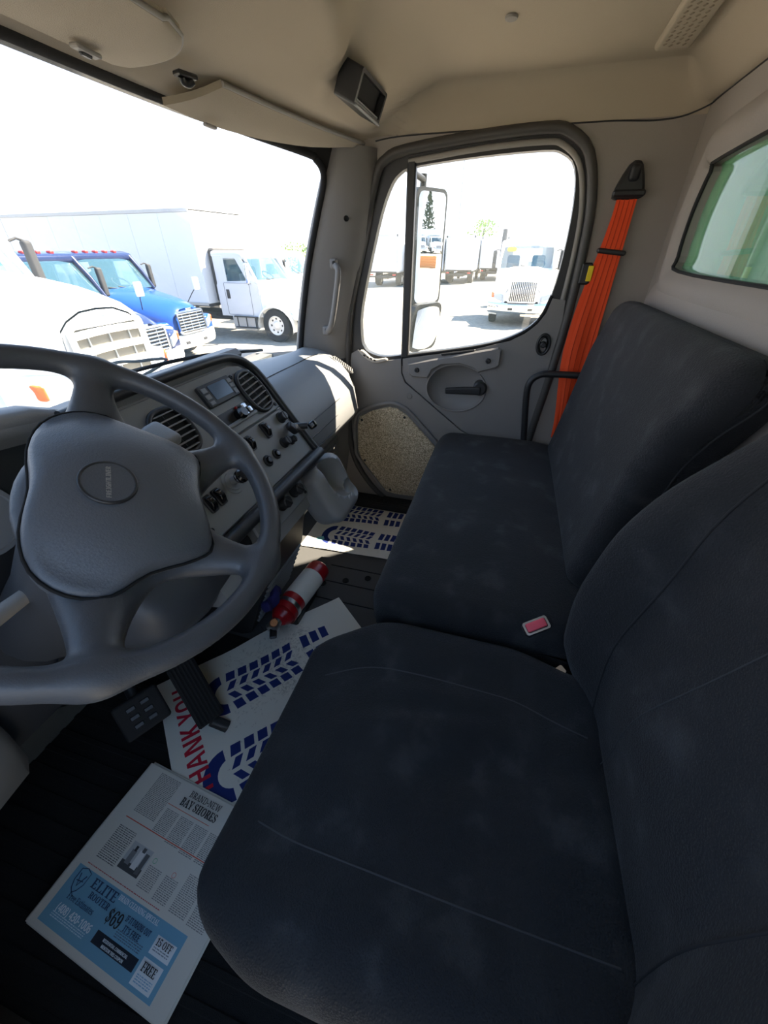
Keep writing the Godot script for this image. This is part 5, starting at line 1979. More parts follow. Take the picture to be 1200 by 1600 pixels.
	for h in [-0.070, -0.095]:
		obj("clamp_band", G.new().lathe([Vector2(0.0425, h - 0.008), Vector2(0.0445, h - 0.007), Vector2(0.0445, h + 0.007), Vector2(0.0425, h + 0.008)], 28, ly), M.red if h < -0.08 else M.steel, fe)
	obj("valve", G.new().lathe([Vector2(0.016, -0.130), Vector2(0.016, -0.150), Vector2(0.022, -0.152), Vector2(0.022, -0.168), Vector2(0.012, -0.172), Vector2(0.0, -0.172)], 16, ly), M.steel, fe)
	g = G.new()
	g.box(ly * Vector3(0.012, -0.175, 0.0), Vector3(0.05, 0.010, 0.022), 0.003, Basis(Vector3(0, 1, 0), 0.5))
	obj("lever", g, M.black_plastic, fe)
	g = G.new()
	g.lathe([Vector2(0.013, -0.006), Vector2(0.013, 0.006), Vector2(0.011, 0.008), Vector2(0, 0.008)], 16, stand(ly * Vector3(0.0, -0.160, 0.0) + Vector3(0, 0.022, 0.006), Vector3(-0.3, 0.8, 0.5)))
	obj("pressure_gauge", g, M.brass, fe)
	# cradle of the extinguisher
	g = G.new()
	g.box(Vector3(0.085, 0.040, -0.552), Vector3(0.16, 0.044, 0.05), 0.006)
	obj("cradle", g, M.black_plastic, fe)
	# blue rag tucked beside it
	var rg := thing("cloth_rag", "crumpled dark blue patterned rag tucked behind the fire extinguisher", "rag", Vector3.ZERO)
	g = G.new()
	g.puff(Vector3(-0.015, 0.165, -0.592), Vector3(0.045, 0.025, 0.020), 0.015, 6, func(p: Vector3) -> Vector3: return p + Vector3(0, 0.010 * sin(p.x * 90.0) + 0.006 * sin(p.z * 140.0), 0.007 * sin(p.x * 120.0 + 1.0)))
	obj("fold", g, M.rag, rg)


func mat_y(p: Vector3) -> float:
	# height of the driver's paper mat: it lies over the edge of the centre panel
	var y := lerpf(0.0125, 0.030, smoothstep(-0.16, -0.04, p.x))
	return y + 0.003 * (0.5 + 0.5 * sin(p.x * 21.0 + p.z * 9.0))


func build_newspaper() -> void:
	var np := thing("newspaper", "folded newspaper with a blue plumbing advertisement lying in the driver's footwell", "newspaper", Vector3.ZERO)
	var W := 0.345
	var H := 0.298
	var N := Transform3D(Basis(Vector3(-0.09, 0, 0.996), Vector3(0.996, 0, 0.09), Vector3.UP).orthonormalized(), Vector3(-0.781, 0.0225, -0.715))
	# page: newsprint with grey columns of small print
	var k := 4000.0
	var im := Image.create(int(W * k), int(H * k), false, Image.FORMAT_RGB8)
	im.fill(rgb(206, 203, 194))
	var rng := RandomNumberGenerator.new()
	rng.seed = 77
	var px := func(x: float, up: float, w: float, h: float, c: Color) -> void:
		im.fill_rect(Rect2i(int(x * k), int((H - up - h) * k), maxi(1, int(w * k)), maxi(1, int(h * k))), c)
	var column := func(x: float, up: float, w: float, h: float, c: Color, pitch: float) -> void:
		var y := up + h
		while y > up:
			var cx := x
			while cx < x + w:
				var l := minf(rng.randf_range(0.002, 0.0075), x + w - cx)
				px.call(cx, y, l, pitch * 0.5, c)
				cx += l + 0.0012
			y -= pitch
	var inkc := rgb(120, 120, 118)
	column.call(0.040, 0.205, 0.062, 0.084, inkc, 0.0030)
	for c in [[0.110, 0.190, 0.036, 0.048], [0.152, 0.188, 0.036, 0.05], [0.194, 0.186, 0.036, 0.052], [0.236, 0.184, 0.036, 0.054], [0.278, 0.182, 0.036, 0.056]]:
		column.call(c[0], c[1], c[2], c[3], inkc, 0.0030)
	column.call(0.036, 0.118, 0.050, 0.058, rgb(92, 92, 92), 0.0034)
	for c in [[0.155, 0.112, 0.034, 0.036], [0.200, 0.110, 0.034, 0.038], [0.245, 0.108, 0.040, 0.06], [0.292, 0.106, 0.040, 0.06]]:
		column.call(c[0], c[1], c[2], c[3], rgb(130, 130, 128), 0.0030)
	px.call(0.034, 0.1925, 0.29, 0.0018, rgb(196, 84, 66))
	px.call(0.104, 0.2465, 0.12, 0.0014, rgb(196, 104, 86))
	# photograph of two people by a fence, as blocks of grey
	px.call(0.092, 0.122, 0.055, 0.046, rgb(176, 178, 178))
	px.call(0.092, 0.122, 0.055, 0.014, rgb(70, 72, 74))
	px.call(0.100, 0.132, 0.012, 0.024, rgb(120, 122, 124))
	px.call(0.118, 0.130, 0.014, 0.030, rgb(214, 214, 212))
	px.call(0.104, 0.154, 0.006, 0.009, rgb(60, 60, 62))
	px.call(0.122, 0.158, 0.008, 0.008, rgb(90, 92, 94))
	px.call(0.134, 0.126, 0.010, 0.034, rgb(96, 98, 100))
	# coloured rings
	for c in [[0.160, 0.157, rgb(120, 176, 140)], [0.215, 0.154, rgb(206, 130, 120)]]:
		for a in 60:
			var d := Vector2.from_angle(TAU * a / 60.0) * 0.0042
			px.call(c[0] + d.x, c[1] + d.y, 0.0012, 0.0012, c[2])
	# advertisement
	px.call(0.016, 0.010, 0.292, 0.088, rgb(112, 162, 188))
	px.call(0.142, 0.026, 0.104, 0.017, rgb(34, 40, 52))
	px.call(0.254, 0.056, 0.046, 0.024, rgb(222, 228, 232))
	px.call(0.252, 0.016, 0.046, 0.034, rgb(222, 228, 232))
	column.call(0.258, 0.058, 0.036, 0.006, rgb(140, 150, 160), 0.003)
	column.call(0.257, 0.019, 0.036, 0.010, rgb(140, 180, 205), 0.003)
	column.call(0.034, 0.020, 0.09, 0.008, rgb(190, 214, 226), 0.003)
	column.call(0.176, 0.046, 0.064, 0.010, rgb(86, 110, 130), 0.003)
	column.call(0.03, 0.101, 0.20, 0.003, rgb(180, 90, 90), 0.003)
	var m := StandardMaterial3D.new()
	m.resource_name = "news_page"
	m.albedo_texture = ImageTexture.create_from_image(im)
	m.roughness = 0.95
	# page surface, softly curved; under it the folded layers
	var rows := []
	for i in 9:
		var row := PackedVector3Array()
		for j in 13:
			var x := W * j / 12.0
			var y := H * (1.0 - i / 8.0)
			row.append(N * Vector3(x, y, 0.0014 * sin(x * 14.0 + y * 8.0)))
		rows.append(row)
	obj("front_page", G.new().slab(rows, func(p: Vector3) -> Vector3: return p + Vector3(0, -0.0006, 0)), m, np)
	for l in 5:
		var g := G.new()
		g.box(Vector3(W / 2 + 0.002 * (l % 3) - 0.002, H / 2 + 0.0025 * ((l * 2) % 3) - 0.001, -0.003 - 0.0014 * l), Vector3(W + 0.004 * ((l + 1) % 2), H + 0.003 * (l % 2), 0.0009), 0.0002)
		obj("page", g, M.newsprint, np).transform = N
	var g2 := G.new()
	g2.tube(PackedVector3Array([N * Vector3(-0.001, 0.002, -0.004), N * Vector3(-0.003, H * 0.5, -0.004), N * Vector3(-0.001, H, -0.004)]), 0.0045, 8)
	obj("fold", g2, M.newsprint, np)
	# lettering
	var put := func(x: float, y: float, a := 0.0) -> Transform3D:
		return N * Transform3D(Basis(Vector3(0, 0, 1), a), Vector3(x, y, 0.0020))
	text(np, "headline", "BRAND-NEW", M.ink, put.call(0.185, 0.281), 0.012, "Droid Serif", 400, 0.85)
	text(np, "headline", "BAY SHORES", M.ink, put.call(0.182, 0.262), 0.015, "Droid Serif", 700, 0.75)
	text(np, "advert_lettering", "ELITE", M.dark_blue, put.call(0.103, 0.086), 0.014, "Droid Serif", 700, 1.15)
	text(np, "advert_lettering", "ROOTER", M.dark_blue, put.call(0.107, 0.071), 0.009, "Droid Serif", 700, 1.0)
	text(np, "advert_lettering", "Free Estimates", M.dark_blue, put.call(0.076, 0.055), 0.0085, "Droid Serif", 400, 0.85)
	text(np, "advert_lettering", "(408) 430-1006", M.white_ink, put.call(0.083, 0.037), 0.0115, "Droid Sans", 700, 0.85)
	text(np, "advert_lettering", "$69", M.ink, put.call(0.158, 0.064), 0.020, "Droid Serif", 700, 0.75)
	text(np, "advert_lettering", "DRAIN CLEANING SPECIAL", M.white_ink, put.call(0.192, 0.0905), 0.0075, "Droid Serif", 700, 0.72)
	text(np, "advert_lettering", "IF IT DRAINS OUT", M.dark_blue, put.call(0.210, 0.074), 0.0085, "Droid Sans", 700, 0.62)
	text(np, "advert_lettering", "IT'S FREE", M.dark_blue, put.call(0.206, 0.062), 0.0085, "Droid Sans", 700, 0.8)
	text(np, "advert_lettering", "15 OFF", M.ink, put.call(0.277, 0.0725), 0.0095, "Droid Serif", 700, 0.8)
	text(np, "advert_lettering", "FREE", M.ink, put.call(0.275, 0.040), 0.0110, "Droid Serif", 700, 0.8)
	text(np, "advert_lettering", "RESIDENTIAL COMMERCIAL", M.white_ink, put.call(0.194, 0.037), 0.0042, "Droid Sans", 700, 0.8)
	text(np, "advert_lettering", "MENTION THIS COUPON", M.white_ink, put.call(0.194, 0.030), 0.0042, "Droid Sans", 700, 0.8)
	# shield emblem in the advertisement: outlined, with two strokes inside
	var sh := PackedVector3Array()
	for q in [[-0.013, 0.016], [0.0, 0.020], [0.013, 0.016], [0.013, -0.002], [0.007, -0.013], [0.0, -0.018], [-0.007, -0.013], [-0.013, -0.002]]:
		sh.append(N * Vector3(0.042 + q[0], 0.078 + q[1], 0.0014))
	var em := obj("shield_emblem", G.new().tube(sh, 0.0009, 5, true), M.dark_blue, np)
	obj("emblem_stroke", G.new().tube(PackedVector3Array([N * Vector3(0.034, 0.088, 0.0014), N * Vector3(0.042, 0.070, 0.0014), N * Vector3(0.050, 0.088, 0.0014)]), 0.0011, 5), M.dark_blue, em)
	obj("emblem_stroke", G.new().tube(PackedVector3Array([N * Vector3(0.034, 0.077, 0.0014), N * Vector3(0.050, 0.079, 0.0014)]), 0.0008, 5), M.dark_blue, em)


# ---------------------------------------------------------------- outside
func wheel(parent: Node, at: Vector3, r: float, w: float) -> void:
	# road wheel with its axle along x
	var xf := Transform3D(Basis(Vector3(0, -1, 0), Vector3(1, 0, 0), Vector3(0, 0, 1)), at)
	var h := w / 2
	var o := obj("wheel", G.new().lathe([Vector2(r * 0.56, -h * 0.8), Vector2(r * 0.62, -h), Vector2(r * 0.92, -h), Vector2(r, -h * 0.75), Vector2(r, h * 0.75), Vector2(r * 0.92, h), Vector2(r * 0.62, h), Vector2(r * 0.56, h * 0.8)], 32, xf), M.tyre, parent)
	obj("rim", G.new().lathe([Vector2(r * 0.58, -h * 0.86), Vector2(r * 0.55, -h * 0.9), Vector2(r * 0.50, -h * 0.55), Vector2(r * 0.30, -h * 0.45), Vector2(r * 0.22, -h * 0.8), Vector2(r * 0.14, -h * 0.95), Vector2(0, -h * 0.95)], 28, xf), M.hub, o)
	for k in 8:
		var a := TAU * k / 8
		obj("hand_hole", G.new().lathe([Vector2(r * 0.07, 0), Vector2(r * 0.065, 0.004), Vector2(0, 0.004)], 10, stand(at + Vector3(-h * 0.50, r * 0.41 * sin(a), r * 0.41 * cos(a)), Vector3.LEFT)), M.dark_under, o)


func section(z: float, w: float, y0: float, y1: float, crown: float, shoulder: float) -> PackedVector3Array:
	# arch-shaped cross-section for bonnets, from the right foot over the top to the left foot
	return P3([-w, y0, z, -w, lerpf(y0, y1, 0.55), z, -w + shoulder * 0.25, y1 - shoulder * 0.6, z, -w + shoulder, y1 - shoulder * 0.12, z, -w * 0.4, y1 + crown * 0.8, z, 0, y1 + crown, z, w * 0.4, y1 + crown * 0.8, z, w - shoulder, y1 - shoulder * 0.12, z, w - shoulder * 0.25, y1 - shoulder * 0.6, z, w, lerpf(y0, y1, 0.55), z, w, y0, z])


func cab_truck(label: String, at: Vector3, turn: float, o: Dictionary, group := "") -> Node3D:
	# conventional truck: bumper face at local z 0, nose towards +z, wheels on local y 0
	var t := thing("truck", label, "truck", at, turn, group)
	var paint: Material = o.paint
	var hoodm: Material = o.get("hood", paint)
	var big: bool = o.get("big", false)
	var g := G.new()
	# bonnet with fenders
	var rows := [section(-0.02, 0.58, 0.80, 1.28, 0.05, 0.22), section(-0.10, 0.66, 0.72, 1.36, 0.05, 0.26), section(-0.40, 0.80, 0.70, 1.45, 0.06, 0.28), section(-0.90, 0.92, 0.80, 1.55, 0.07, 0.26), section(-1.45, 0.98, 0.85, 1.66, 0.07, 0.24), section(-1.75, 1.0, 0.85, 1.70, 0.06, 0.22)]
	if big:
		rows = [section(-0.02, 0.62, 0.66, 1.58, 0.06, 0.16), section(-0.12, 0.70, 0.62, 1.66, 0.06, 0.20), section(-0.50, 0.84, 0.70, 1.74, 0.07, 0.24), section(-1.0, 0.92, 0.80, 1.80, 0.08, 0.24), section(-1.75, 0.98, 0.85, 1.88, 0.08, 0.22)]
	obj("bonnet", G.new().slab(rows, func(p: Vector3) -> Vector3: return p * Vector3(0.97, 1, 1) + Vector3(0, -0.03, 0)), hoodm, t)
	var face := PackedVector2Array()
	for p in rows[0]: face.append(Vector2(p.x * 0.98, p.y - 0.01))
	obj("nose_face", G.new().prism(face, -0.02, Transform3D(Basis(), Vector3(0, 0, -0.02))), hoodm, t)
	for s in [-1.0, 1.0]:
		# fender: arch over the front wheel
		rows = []
		for k in 13:
			var a := lerpf(-0.25, PI + 0.15, k / 12.0)
			var y := 0.52 + 0.62 * sin(a)
			var z := -1.24 + 0.66 * cos(a)
			rows.append(P3([s * 0.80, y - 0.04, z, s * 0.98, y - 0.02, z, s * 1.10, y - 0.03, z, s * 1.13, y - 0.09, z * 1.0]))
		obj("fender", G.new().slab(rows, func(p: Vector3) -> Vector3: return p + Vector3(0, -0.02, 0)), hoodm, t)
		g = G.new()
		g.puff(Vector3(s * 0.88, 0.88, -0.30), Vector3(0.24, 0.20, 0.22), 0.10, 4, func(p: Vector3) -> Vector3: return p + Vector3(0, 0.0, -s * p.x * 0.35))
		obj("nose_corner", g, hoodm, t)
		# headlight
		var hl := Node3D.new()
		hl.name = "headlight"
		t.add_child(hl, true)
		g = G.new()
		g.puff(Vector3(s * 0.84, 0.93, -0.10), Vector3(0.19, 0.10, 0.05), 0.045, 4, func(p: Vector3) -> Vector3: return p + Vector3(0, p.x * s * 0.25, -s * p.x * 0.45))
		obj("lens", g, M.lens, hl)
		g = G.new()
		g.puff(Vector3(s * 1.01, 0.97, -0.17), Vector3(0.045, 0.08, 0.07), 0.03, 3, func(p: Vector3) -> Vector3: return p + Vector3(0, p.x * s * 0.25, -s * p.x * 0.8))
		obj("side_lamp", g, M.amber, hl)
		# front wheels, steps
		wheel(t, Vector3(s * 0.95, 0.50, -1.24), 0.50, 0.28)
		g = G.new()
		g.box(Vector3(s * 0.98, 0.52, -2.45), Vector3(0.20, 0.40, 0.90), 0.02)
		var st := obj("fuel_tank", g, M.galvanised, t)
		for k in 2:
			g = G.new()
			g.box(Vector3(s * 1.09, 0.40 + 0.32 * k, -2.35), Vector3(0.06, 0.04, 0.92), 0.008)
			obj("step", g, M.dark_under, st)
		for k in 3:
			g = G.new()
			g.box(Vector3(s * 1.085, 0.56, -2.70 + 0.35 * k), Vector3(0.02, 0.28, 0.04), 0.004)
			obj("strap", g, M.dark_under, st)
		# hood mirror
		if o.get("hood_mirror", false):
			var hm := Node3D.new()
			hm.name = "hood_mirror"
			t.add_child(hm, true)
			obj("mirror_arm", G.new().tube(P3([s * 0.80, 1.35, -0.60, s * 0.92, 1.60, -0.45, s * 0.98, 1.72, -0.35]), 0.012, 6), M.dark_under, hm)
			g = G.new()
			g.puff(Vector3(s * 0.99, 1.80, -0.34), Vector3(0.11, 0.15, 0.03), 0.028, 4)
			obj("mirror_shell", g, M.white_paint, hm)
		# side mirror on the door
		var mi := Node3D.new()
		mi.name = "side_mirror"
		t.add_child(mi, true)
		g = G.new()
		g.puff(Vector3(s * 1.19, 1.95, -1.95), Vector3(0.07, 0.28, 0.05), 0.04, 4)
		obj("mirror_shell", g, M.dark_under if o.get("dark_mirror", true) else M.chrome, mi)
		for y in [1.66, 2.22]:
			obj("mirror_arm", G.new().tube(P3([s * 1.0, y, -2.0, s * 1.10, y + 0.03, -1.98, s * 1.19, y, -1.96]), 0.016, 6), M.dark_under, mi)
	# cab: lower body, pillars, roof, panes
	g = G.new()
	g.prism(P2([-1.72, 0.72, -1.72, 1.62, -1.85, 1.70, -3.28, 1.66, -3.32, 1.60, -3.32, 0.72]), 2.06, yz(-1.03), 0.04)
	obj("cab_body", g, paint, t)
	g = G.new()
	g.puff(Vector3(0, 2.44, -2.78), Vector3(1.0, 0.09, 0.60), 0.08, 6, func(p: Vector3) -> Vector3: return p + Vector3(0, -0.05 * smoothstep(0.3, 0.6, p.z), 0.0))
	obj("roof", g, paint, t)
	g = G.new()
	g.box(Vector3(0, 2.02, -3.29), Vector3(2.0, 0.80, 0.05), 0.01)
	var bwin := CSGCombiner3D.new()
	bwin.name = "back_wall"
	bwin.material_override = paint
	t.add_child(bwin)
	for q in [[Vector3(1.98, 0.82, 0.05), false], [Vector3(1.1, 0.42, 0.2), true]]:
		var cb := CSGBox3D.new()
		cb.name = "opening" if q[1] else "sheet"
		cb.size = q[0]
		cb.position = Vector3(0, 2.02 + (0.06 if q[1] else 0.0), -3.29)
		cb.material = paint
		if q[1]: cb.operation = CSGShape3D.OPERATION_SUBTRACTION
		bwin.add_child(cb)
	for s in [-1.0, 1.0]:
		obj("front_pillar", G.new().tube(P3([s * 0.98, 1.66, -1.76, s * 0.955, 2.05, -1.98, s * 0.90, 2.42, -2.22]), 0.045, 8), paint, t)
		g = G.new()
		g.box(Vector3(s * 0.985, 2.02, -3.12), Vector3(0.06, 0.80, 0.36), 0.02)
		obj("rear_pillar", g, paint, t)
		g = G.new()
		g.prism(P2([-2.20, 1.66, -2.10, 1.72, -2.44, 2.38, -2.96, 2.38, -2.96, 1.66]), 0.008, yz(s * 0.985))
		obj("side_pane", g, M.truck_glass, t)
		g = G.new()
		g.plate(Vector2(-2.55, 2.0), P2([-1.78, 1.66, -2.30, 2.42, -3.02, 2.42, -3.02, 1.64]), P2([-2.14, 1.74, -2.46, 2.34, -2.92, 2.34, -2.92, 1.72]), 0.03, yz(s * 0.985 - 0.015))
		var dr := obj("door_frame", g, paint, t)
		g = G.new()
		g.plate(Vector2(-2.55, 1.25), rect(-2.55, 1.22, 0.98, 0.92, 0.04), rect(-2.55, 1.22, 0.965, 0.905, 0.035), 0.006, yz(s * 1.03 + (0.0 if s > 0 else -0.006)))
		obj("door_gap", g, M.dark_under, dr)
		g = G.new()
		g.puff(Vector3(s * 1.035, 1.36, -2.92), Vector3(0.012, 0.13, 0.06), 0.011, 3)
		obj("door_handle", g, M.dark_under, dr)
	# windshield, slightly wrapped
	rows = []
	for k in 5:
		var f := k / 4.0
		var row := PackedVector3Array()
		for j in 9:
			var u := lerpf(-1, 1, j / 8.0)
			row.append(Vector3(u * lerpf(0.95, 0.88, f), lerpf(1.70, 2.36, f), lerpf(-1.68, -2.14, f) - 0.10 * u * u))
		rows.append(row)
	obj("windshield", G.new().slab(rows, func(p: Vector3) -> Vector3: return p + Vector3(0, 0.004, -0.008)), M.truck_glass, t)
	# inside: dash, seats and wheel seen through the glass
	g = G.new()
	g.box(Vector3(0, 1.60, -1.98), Vector3(1.85, 0.14, 0.40), 0.04)
	obj("dash_inside", g, M.trim_grey, t)
	for x in [-0.5, 0.45]:
		g = G.new()
		g.puff(Vector3(x, 1.72, -3.0), Vector3(0.24, 0.36, 0.09), 0.08, 4)
		obj("seat_back", g, M.dark_under, t)
	var ring := PackedVector3Array()
	for k in 20:
		var a := TAU * k / 20
		ring.append(Vector3(0.45 + 0.22 * cos(a), 1.82 + 0.12 * sin(a), -2.30 - 0.17 * sin(a)))
	obj("steering_ring", G.new().tube(ring, 0.018, 6, true), M.dark_under, t)
	for s in [-1.0, 1.0]:
		obj("wiper", G.new().tube(P3([s * 0.15 + 0.1, 1.70, -1.64, s * 0.15 - 0.35, 1.78, -1.74]), 0.012, 5), M.dark_under, t)
	# roof marker lamps
	if o.get("markers", true):
		for k in 5:
			g = G.new()
			g.puff(Vector3(-0.56 + 0.28 * k, 2.535 - 0.02, -2.34), Vector3(0.045, 0.028, 0.06), 0.02, 3)
			obj("marker_lamp", g, M.marker_red, t)
	# grille
	var gr := Node3D.new()
	gr.name = "grille"
	t.add_child(gr)
	var gy: float = 1.10 if big else (1.08 if o.has("vertical") else 1.02)
	var gh: float = 0.76 if big else (0.58 if o.has("vertical") else 0.46)
	var gw: float = 1.02 if big else 0.92
	var gt: float = 0.10 if big else 0.05
	var gf := frame(Vector3(0, gy, 0.035), Vector3(0, 0.05, 1), Vector3.RIGHT)
	obj("mesh_back", G.new().prism(rect(0, 0, gw * 0.97, gh * 0.97, 0.05), -0.05, gf), M.mesh_tan if big else M.dark_under, gr)
	obj("surround", G.new().plate(Vector2.ZERO, rect(0, 0, gw + 0.07, gh + 0.07, 0.08), rect(0, 0, gw * 0.98, gh * 0.98, 0.05), 0.05, gf), M.white_paint if big else M.chrome, gr)
	if o.get("vertical", false):
		for k in 15:
			g = G.new()
			g.puff(Vector3(lerpf(-0.46, 0.46, k / 14.0) * gw, 0, 0.025), Vector3(0.016, gh * 0.48, 0.02), 0.012, 2)
			obj("grille_bar", g, M.chrome, gr).transform = gf
	else:
		var nb := 5 if big else 7
		for k in nb:
			var y := lerpf(-0.43, 0.43, k / (nb - 1.0)) * gh
			g = G.new()
			g.puff(Vector3(0, y, 0.03), Vector3(gw * 0.485, gh * (0.045 if big else 0.036), 0.035 if big else 0.02), 0.014, 4, func(p: Vector3) -> Vector3: return p + Vector3(0, -0.06 * p.x * p.x if big else 0.0, 0))
			obj("grille_bar", g, M.white_paint if big else M.chrome, gr).transform = gf
		for k in 3:
			g = G.new()
			g.box(Vector3(lerpf(-0.3, 0.3, k / 2.0) * gw, 0, 0.012), Vector3(0.016, gh * 0.92, 0.02), 0.004)
			obj("grille_upright", g, M.galvanised, gr).transform = gf
	g = G.new()
	g.puff(gf * Vector3(0, gh * 0.5 + 0.055, 0.02), Vector3(0.10, 0.025, 0.015), 0.012, 3)
	obj("badge", g, M.chrome, t)
	# bumper, with tow slots
	var bu := Node3D.new()
	bu.name = "bumper"
	t.add_child(bu)
	rows = []
	for q in [[0.40, -0.02], [0.42, 0.06], [0.50, 0.09], [0.66, 0.09], [0.72, 0.07], [0.74, -0.02]]:
		var row := PackedVector3Array()
		for j in 13:
			var u := lerpf(-1, 1, j / 12.0)
			row.append(Vector3(u * 1.14, q[0] + (0.03 * u * u), q[1] - 0.28 * pow(absf(u), 4.0)))
		rows.append(row)
	obj("bumper_shell", G.new().slab(rows, func(p: Vector3) -> Vector3: return p + Vector3(0, 0, -0.03)), o.get("bumper", M.white_paint), bu)
	for s in [-1.0, 1.0]:
		g = G.new()
		g.box(Vector3(s * 0.34, 0.56, 0.085), Vector3(0.16, 0.07, 0.03), 0.01)
		obj("tow_slot", g, M.dark_under, bu)
	g = G.new()
	g.box(Vector3(0, 0.60, 0.10), Vector3(0.32, 0.16, 0.012), 0.004)
	obj("number_plate", g, M.white_paint, bu)
	# chassis, rear wheels
	g = G.new()
	g.box(Vector3(0, 0.62, -4.2), Vector3(0.9, 0.24, 6.4), 0.01)
	obj("chassis", g, M.dark_under, t)
	g = G.new()
	g.box(Vector3(0, 0.95, -0.9), Vector3(1.4, 0.6, 1.2), 0.05)
	obj("engine_bay", g, M.dark_under, t)
	var len: float = o.get("box_length", 0.0)
	var rear := -3.6 - (len * 0.72 if len > 0 else 2.6)
	for s in [-1.0, 1.0]:
		wheel(t, Vector3(s * 0.92, 0.50, rear), 0.50, 0.50)
	if o.has("exhaust"):
		g = G.new()
		g.tube(P3([-0.98, 0.9, -3.45, -0.98, 2.9, -3.45]), 0.09, 12)
		obj("exhaust_stack", g, M.dark_under, t)
	if len > 0:
		cargo_box(t, -3.62, len, o.get("box_paint", M.box_white))
		g = G.new()
		g.box(Vector3(0, 1.85, -3.47), Vector3(1.7, 1.5, 0.24), 0.05)
		obj("cab_gap_unit", g, M.dark_under, t)
	return t


func cargo_box(t: Node3D, front: float, len: float, m: Material) -> void:
	# van body: panels between rails, with its own corner posts
	var b := Node3D.new()
	b.name = "cargo_box"
	t.add_child(b)
	var n := int(len / 1.2)
	for s in [-1.0, 1.0]:
		for k in n:
			var g := G.new()
			g.box(Vector3(s * 1.24, 2.30, front - len * (k + 0.5) / n), Vector3(0.03, 2.42, len / n - 0.006), 0.004)
			obj("side_panel", g, m, b)
		for y in [1.06, 3.54]:
			var g := G.new()
			g.box(Vector3(s * 1.25, y, front - len / 2), Vector3(0.05, 0.10, len), 0.01)
			obj("side_rail", g, M.galvanised, b)
	var f := G.new()
	f.box(Vector3(0, 2.30, front), Vector3(2.46, 2.46, 0.04), 0.01)
	obj("front_panel", f, m, b)
	f = G.new()
	f.box(Vector3(0, 3.58, front - len / 2), Vector3(2.50, 0.03, len), 0.005)
	obj("roof_skin", f, m, b)
	f = G.new()
	f.box(Vector3(0, 1.03, front - len / 2), Vector3(2.46, 0.10, len), 0.01)
	obj("box_floor", f, M.dark_under, b)
	# rear frame with a roll-up door
	for s in [-1.0, 1.0]:
		f = G.new()
		f.box(Vector3(s * 1.2, 2.30, front - len), Vector3(0.12, 2.58, 0.06), 0.01)
		obj("rear_post", f, M.galvanised, b)
	f = G.new()
	f.box(Vector3(0, 3.50, front - len), Vector3(2.5, 0.16, 0.06), 0.01)
	obj("rear_header", f, M.galvanised, b)
	for k in 7:
		f = G.new()
		f.box(Vector3(0, 1.26 + 0.34 * k, front - len), Vector3(2.28, 0.334, 0.03), 0.006)
		obj("door_slat", f, m, b)
	f = G.new()
	f.box(Vector3(0, 0.72, front - len + 0.02), Vector3(2.3, 0.10, 0.10), 0.01)
	obj("rear_bumper", f, M.dark_under, b)
	for s in [-1.0, 1.0]:
		f = G.new()
		f.box(Vector3(s * 0.95, 0.86, front - len - 0.02), Vector3(0.28, 0.09, 0.03), 0.008)
		obj("tail_lamp", f, M.marker_red, b)


func rear_truck(label: String, at: Vector3, turn: float, len: float) -> void:
	# a box truck seen from its tail: local z 0 is the front of the box
	var t := thing("truck", label, "truck", at, turn, "parked box trucks across the lot")
	cargo_box(t, 0.0, len, M.box_white)
	var g := G.new()
	g.box(Vector3(0, 0.70, -len / 2), Vector3(0.9, 0.26, len), 0.02)
	obj("chassis", g, M.dark_under, t)
	for s in [-1.0, 1.0]:
		wheel(t, Vector3(s * 0.92, 0.50, -len * 0.72), 0.50, 0.50)
		wheel(t, Vector3(s * 0.95, 0.50, 1.6), 0.50, 0.28)
	g = G.new()
	g.puff(Vector3(0, 1.55, 1.2), Vector3(1.05, 0.90, 0.85), 0.2, 4)
	obj("cab", g, M.white_paint, t)


func tree(called: String, label: String, at: Vector3, h: float, r: float, m: Material, sd: int, tall := false, group := "") -> void:
	var t := thing(called, label, "tree", at, 0.0, group)
	obj("trunk", G.new().tube(PackedVector3Array([Vector3.ZERO, Vector3(0.1, h * 0.4, 0), Vector3(0.0, h * 0.85, 0.1)]), r * 0.10, 8, false, r * 0.03), M.bark, t)
	var rng := RandomNumberGenerator.new()
	rng.seed = sd
	var g := G.new()
	for k in (900 if not tall else 700):
		var f := rng.randf()
		var y := h * lerpf(0.28, 1.0, f)
		var rad := r * (1.0 - f) * 0.9 + 0.08 if tall else r * sqrt(maxf(0.02, 1.0 - pow((f - 0.45) / 0.58, 2.0)))
		var a := rng.randf() * TAU
		var q := rad * sqrt(rng.randf())
		var p := Vector3(cos(a) * q, y + rng.randfn() * 0.1, sin(a) * q)
		var s := rng.randf_range(0.12, 0.30) * h * 0.12
		var d1 := Vector3(rng.randfn(), rng.randfn(), rng.randfn()).normalized() * s
		var d2 := d1.cross(Vector3(rng.randfn(), rng.randfn(), rng.randfn())).normalized() * s * 0.6
		g.quad(p - d1, p + d2, p + d1, p - d2)
	obj("foliage", g, m, t).set_meta("kind", "stuff")


func light_pole(at: Vector3, h: float, group := "") -> void:
	var t := thing("light_pole", "tall thin steel light pole standing in the truck lot", "light pole", at, 0.0, group)
	obj("pole", G.new().tube(PackedVector3Array([Vector3.ZERO, Vector3(0, h, 0)]), 0.09, 8, false, 0.06), M.galvanised, t)
	obj("foot", G.new().lathe([Vector2(0.25, 0), Vector2(0.25, 0.5), Vector2(0.2, 0.55), Vector2(0, 0.55)], 14), M.box_white, t)
	for s in [-1.0, 1.0]:
		var g := G.new()
		g.box(Vector3(0, h, s * 0.5), Vector3(0.3, 0.14, 0.6), 0.03)
		obj("head", g, M.dark_under, t)


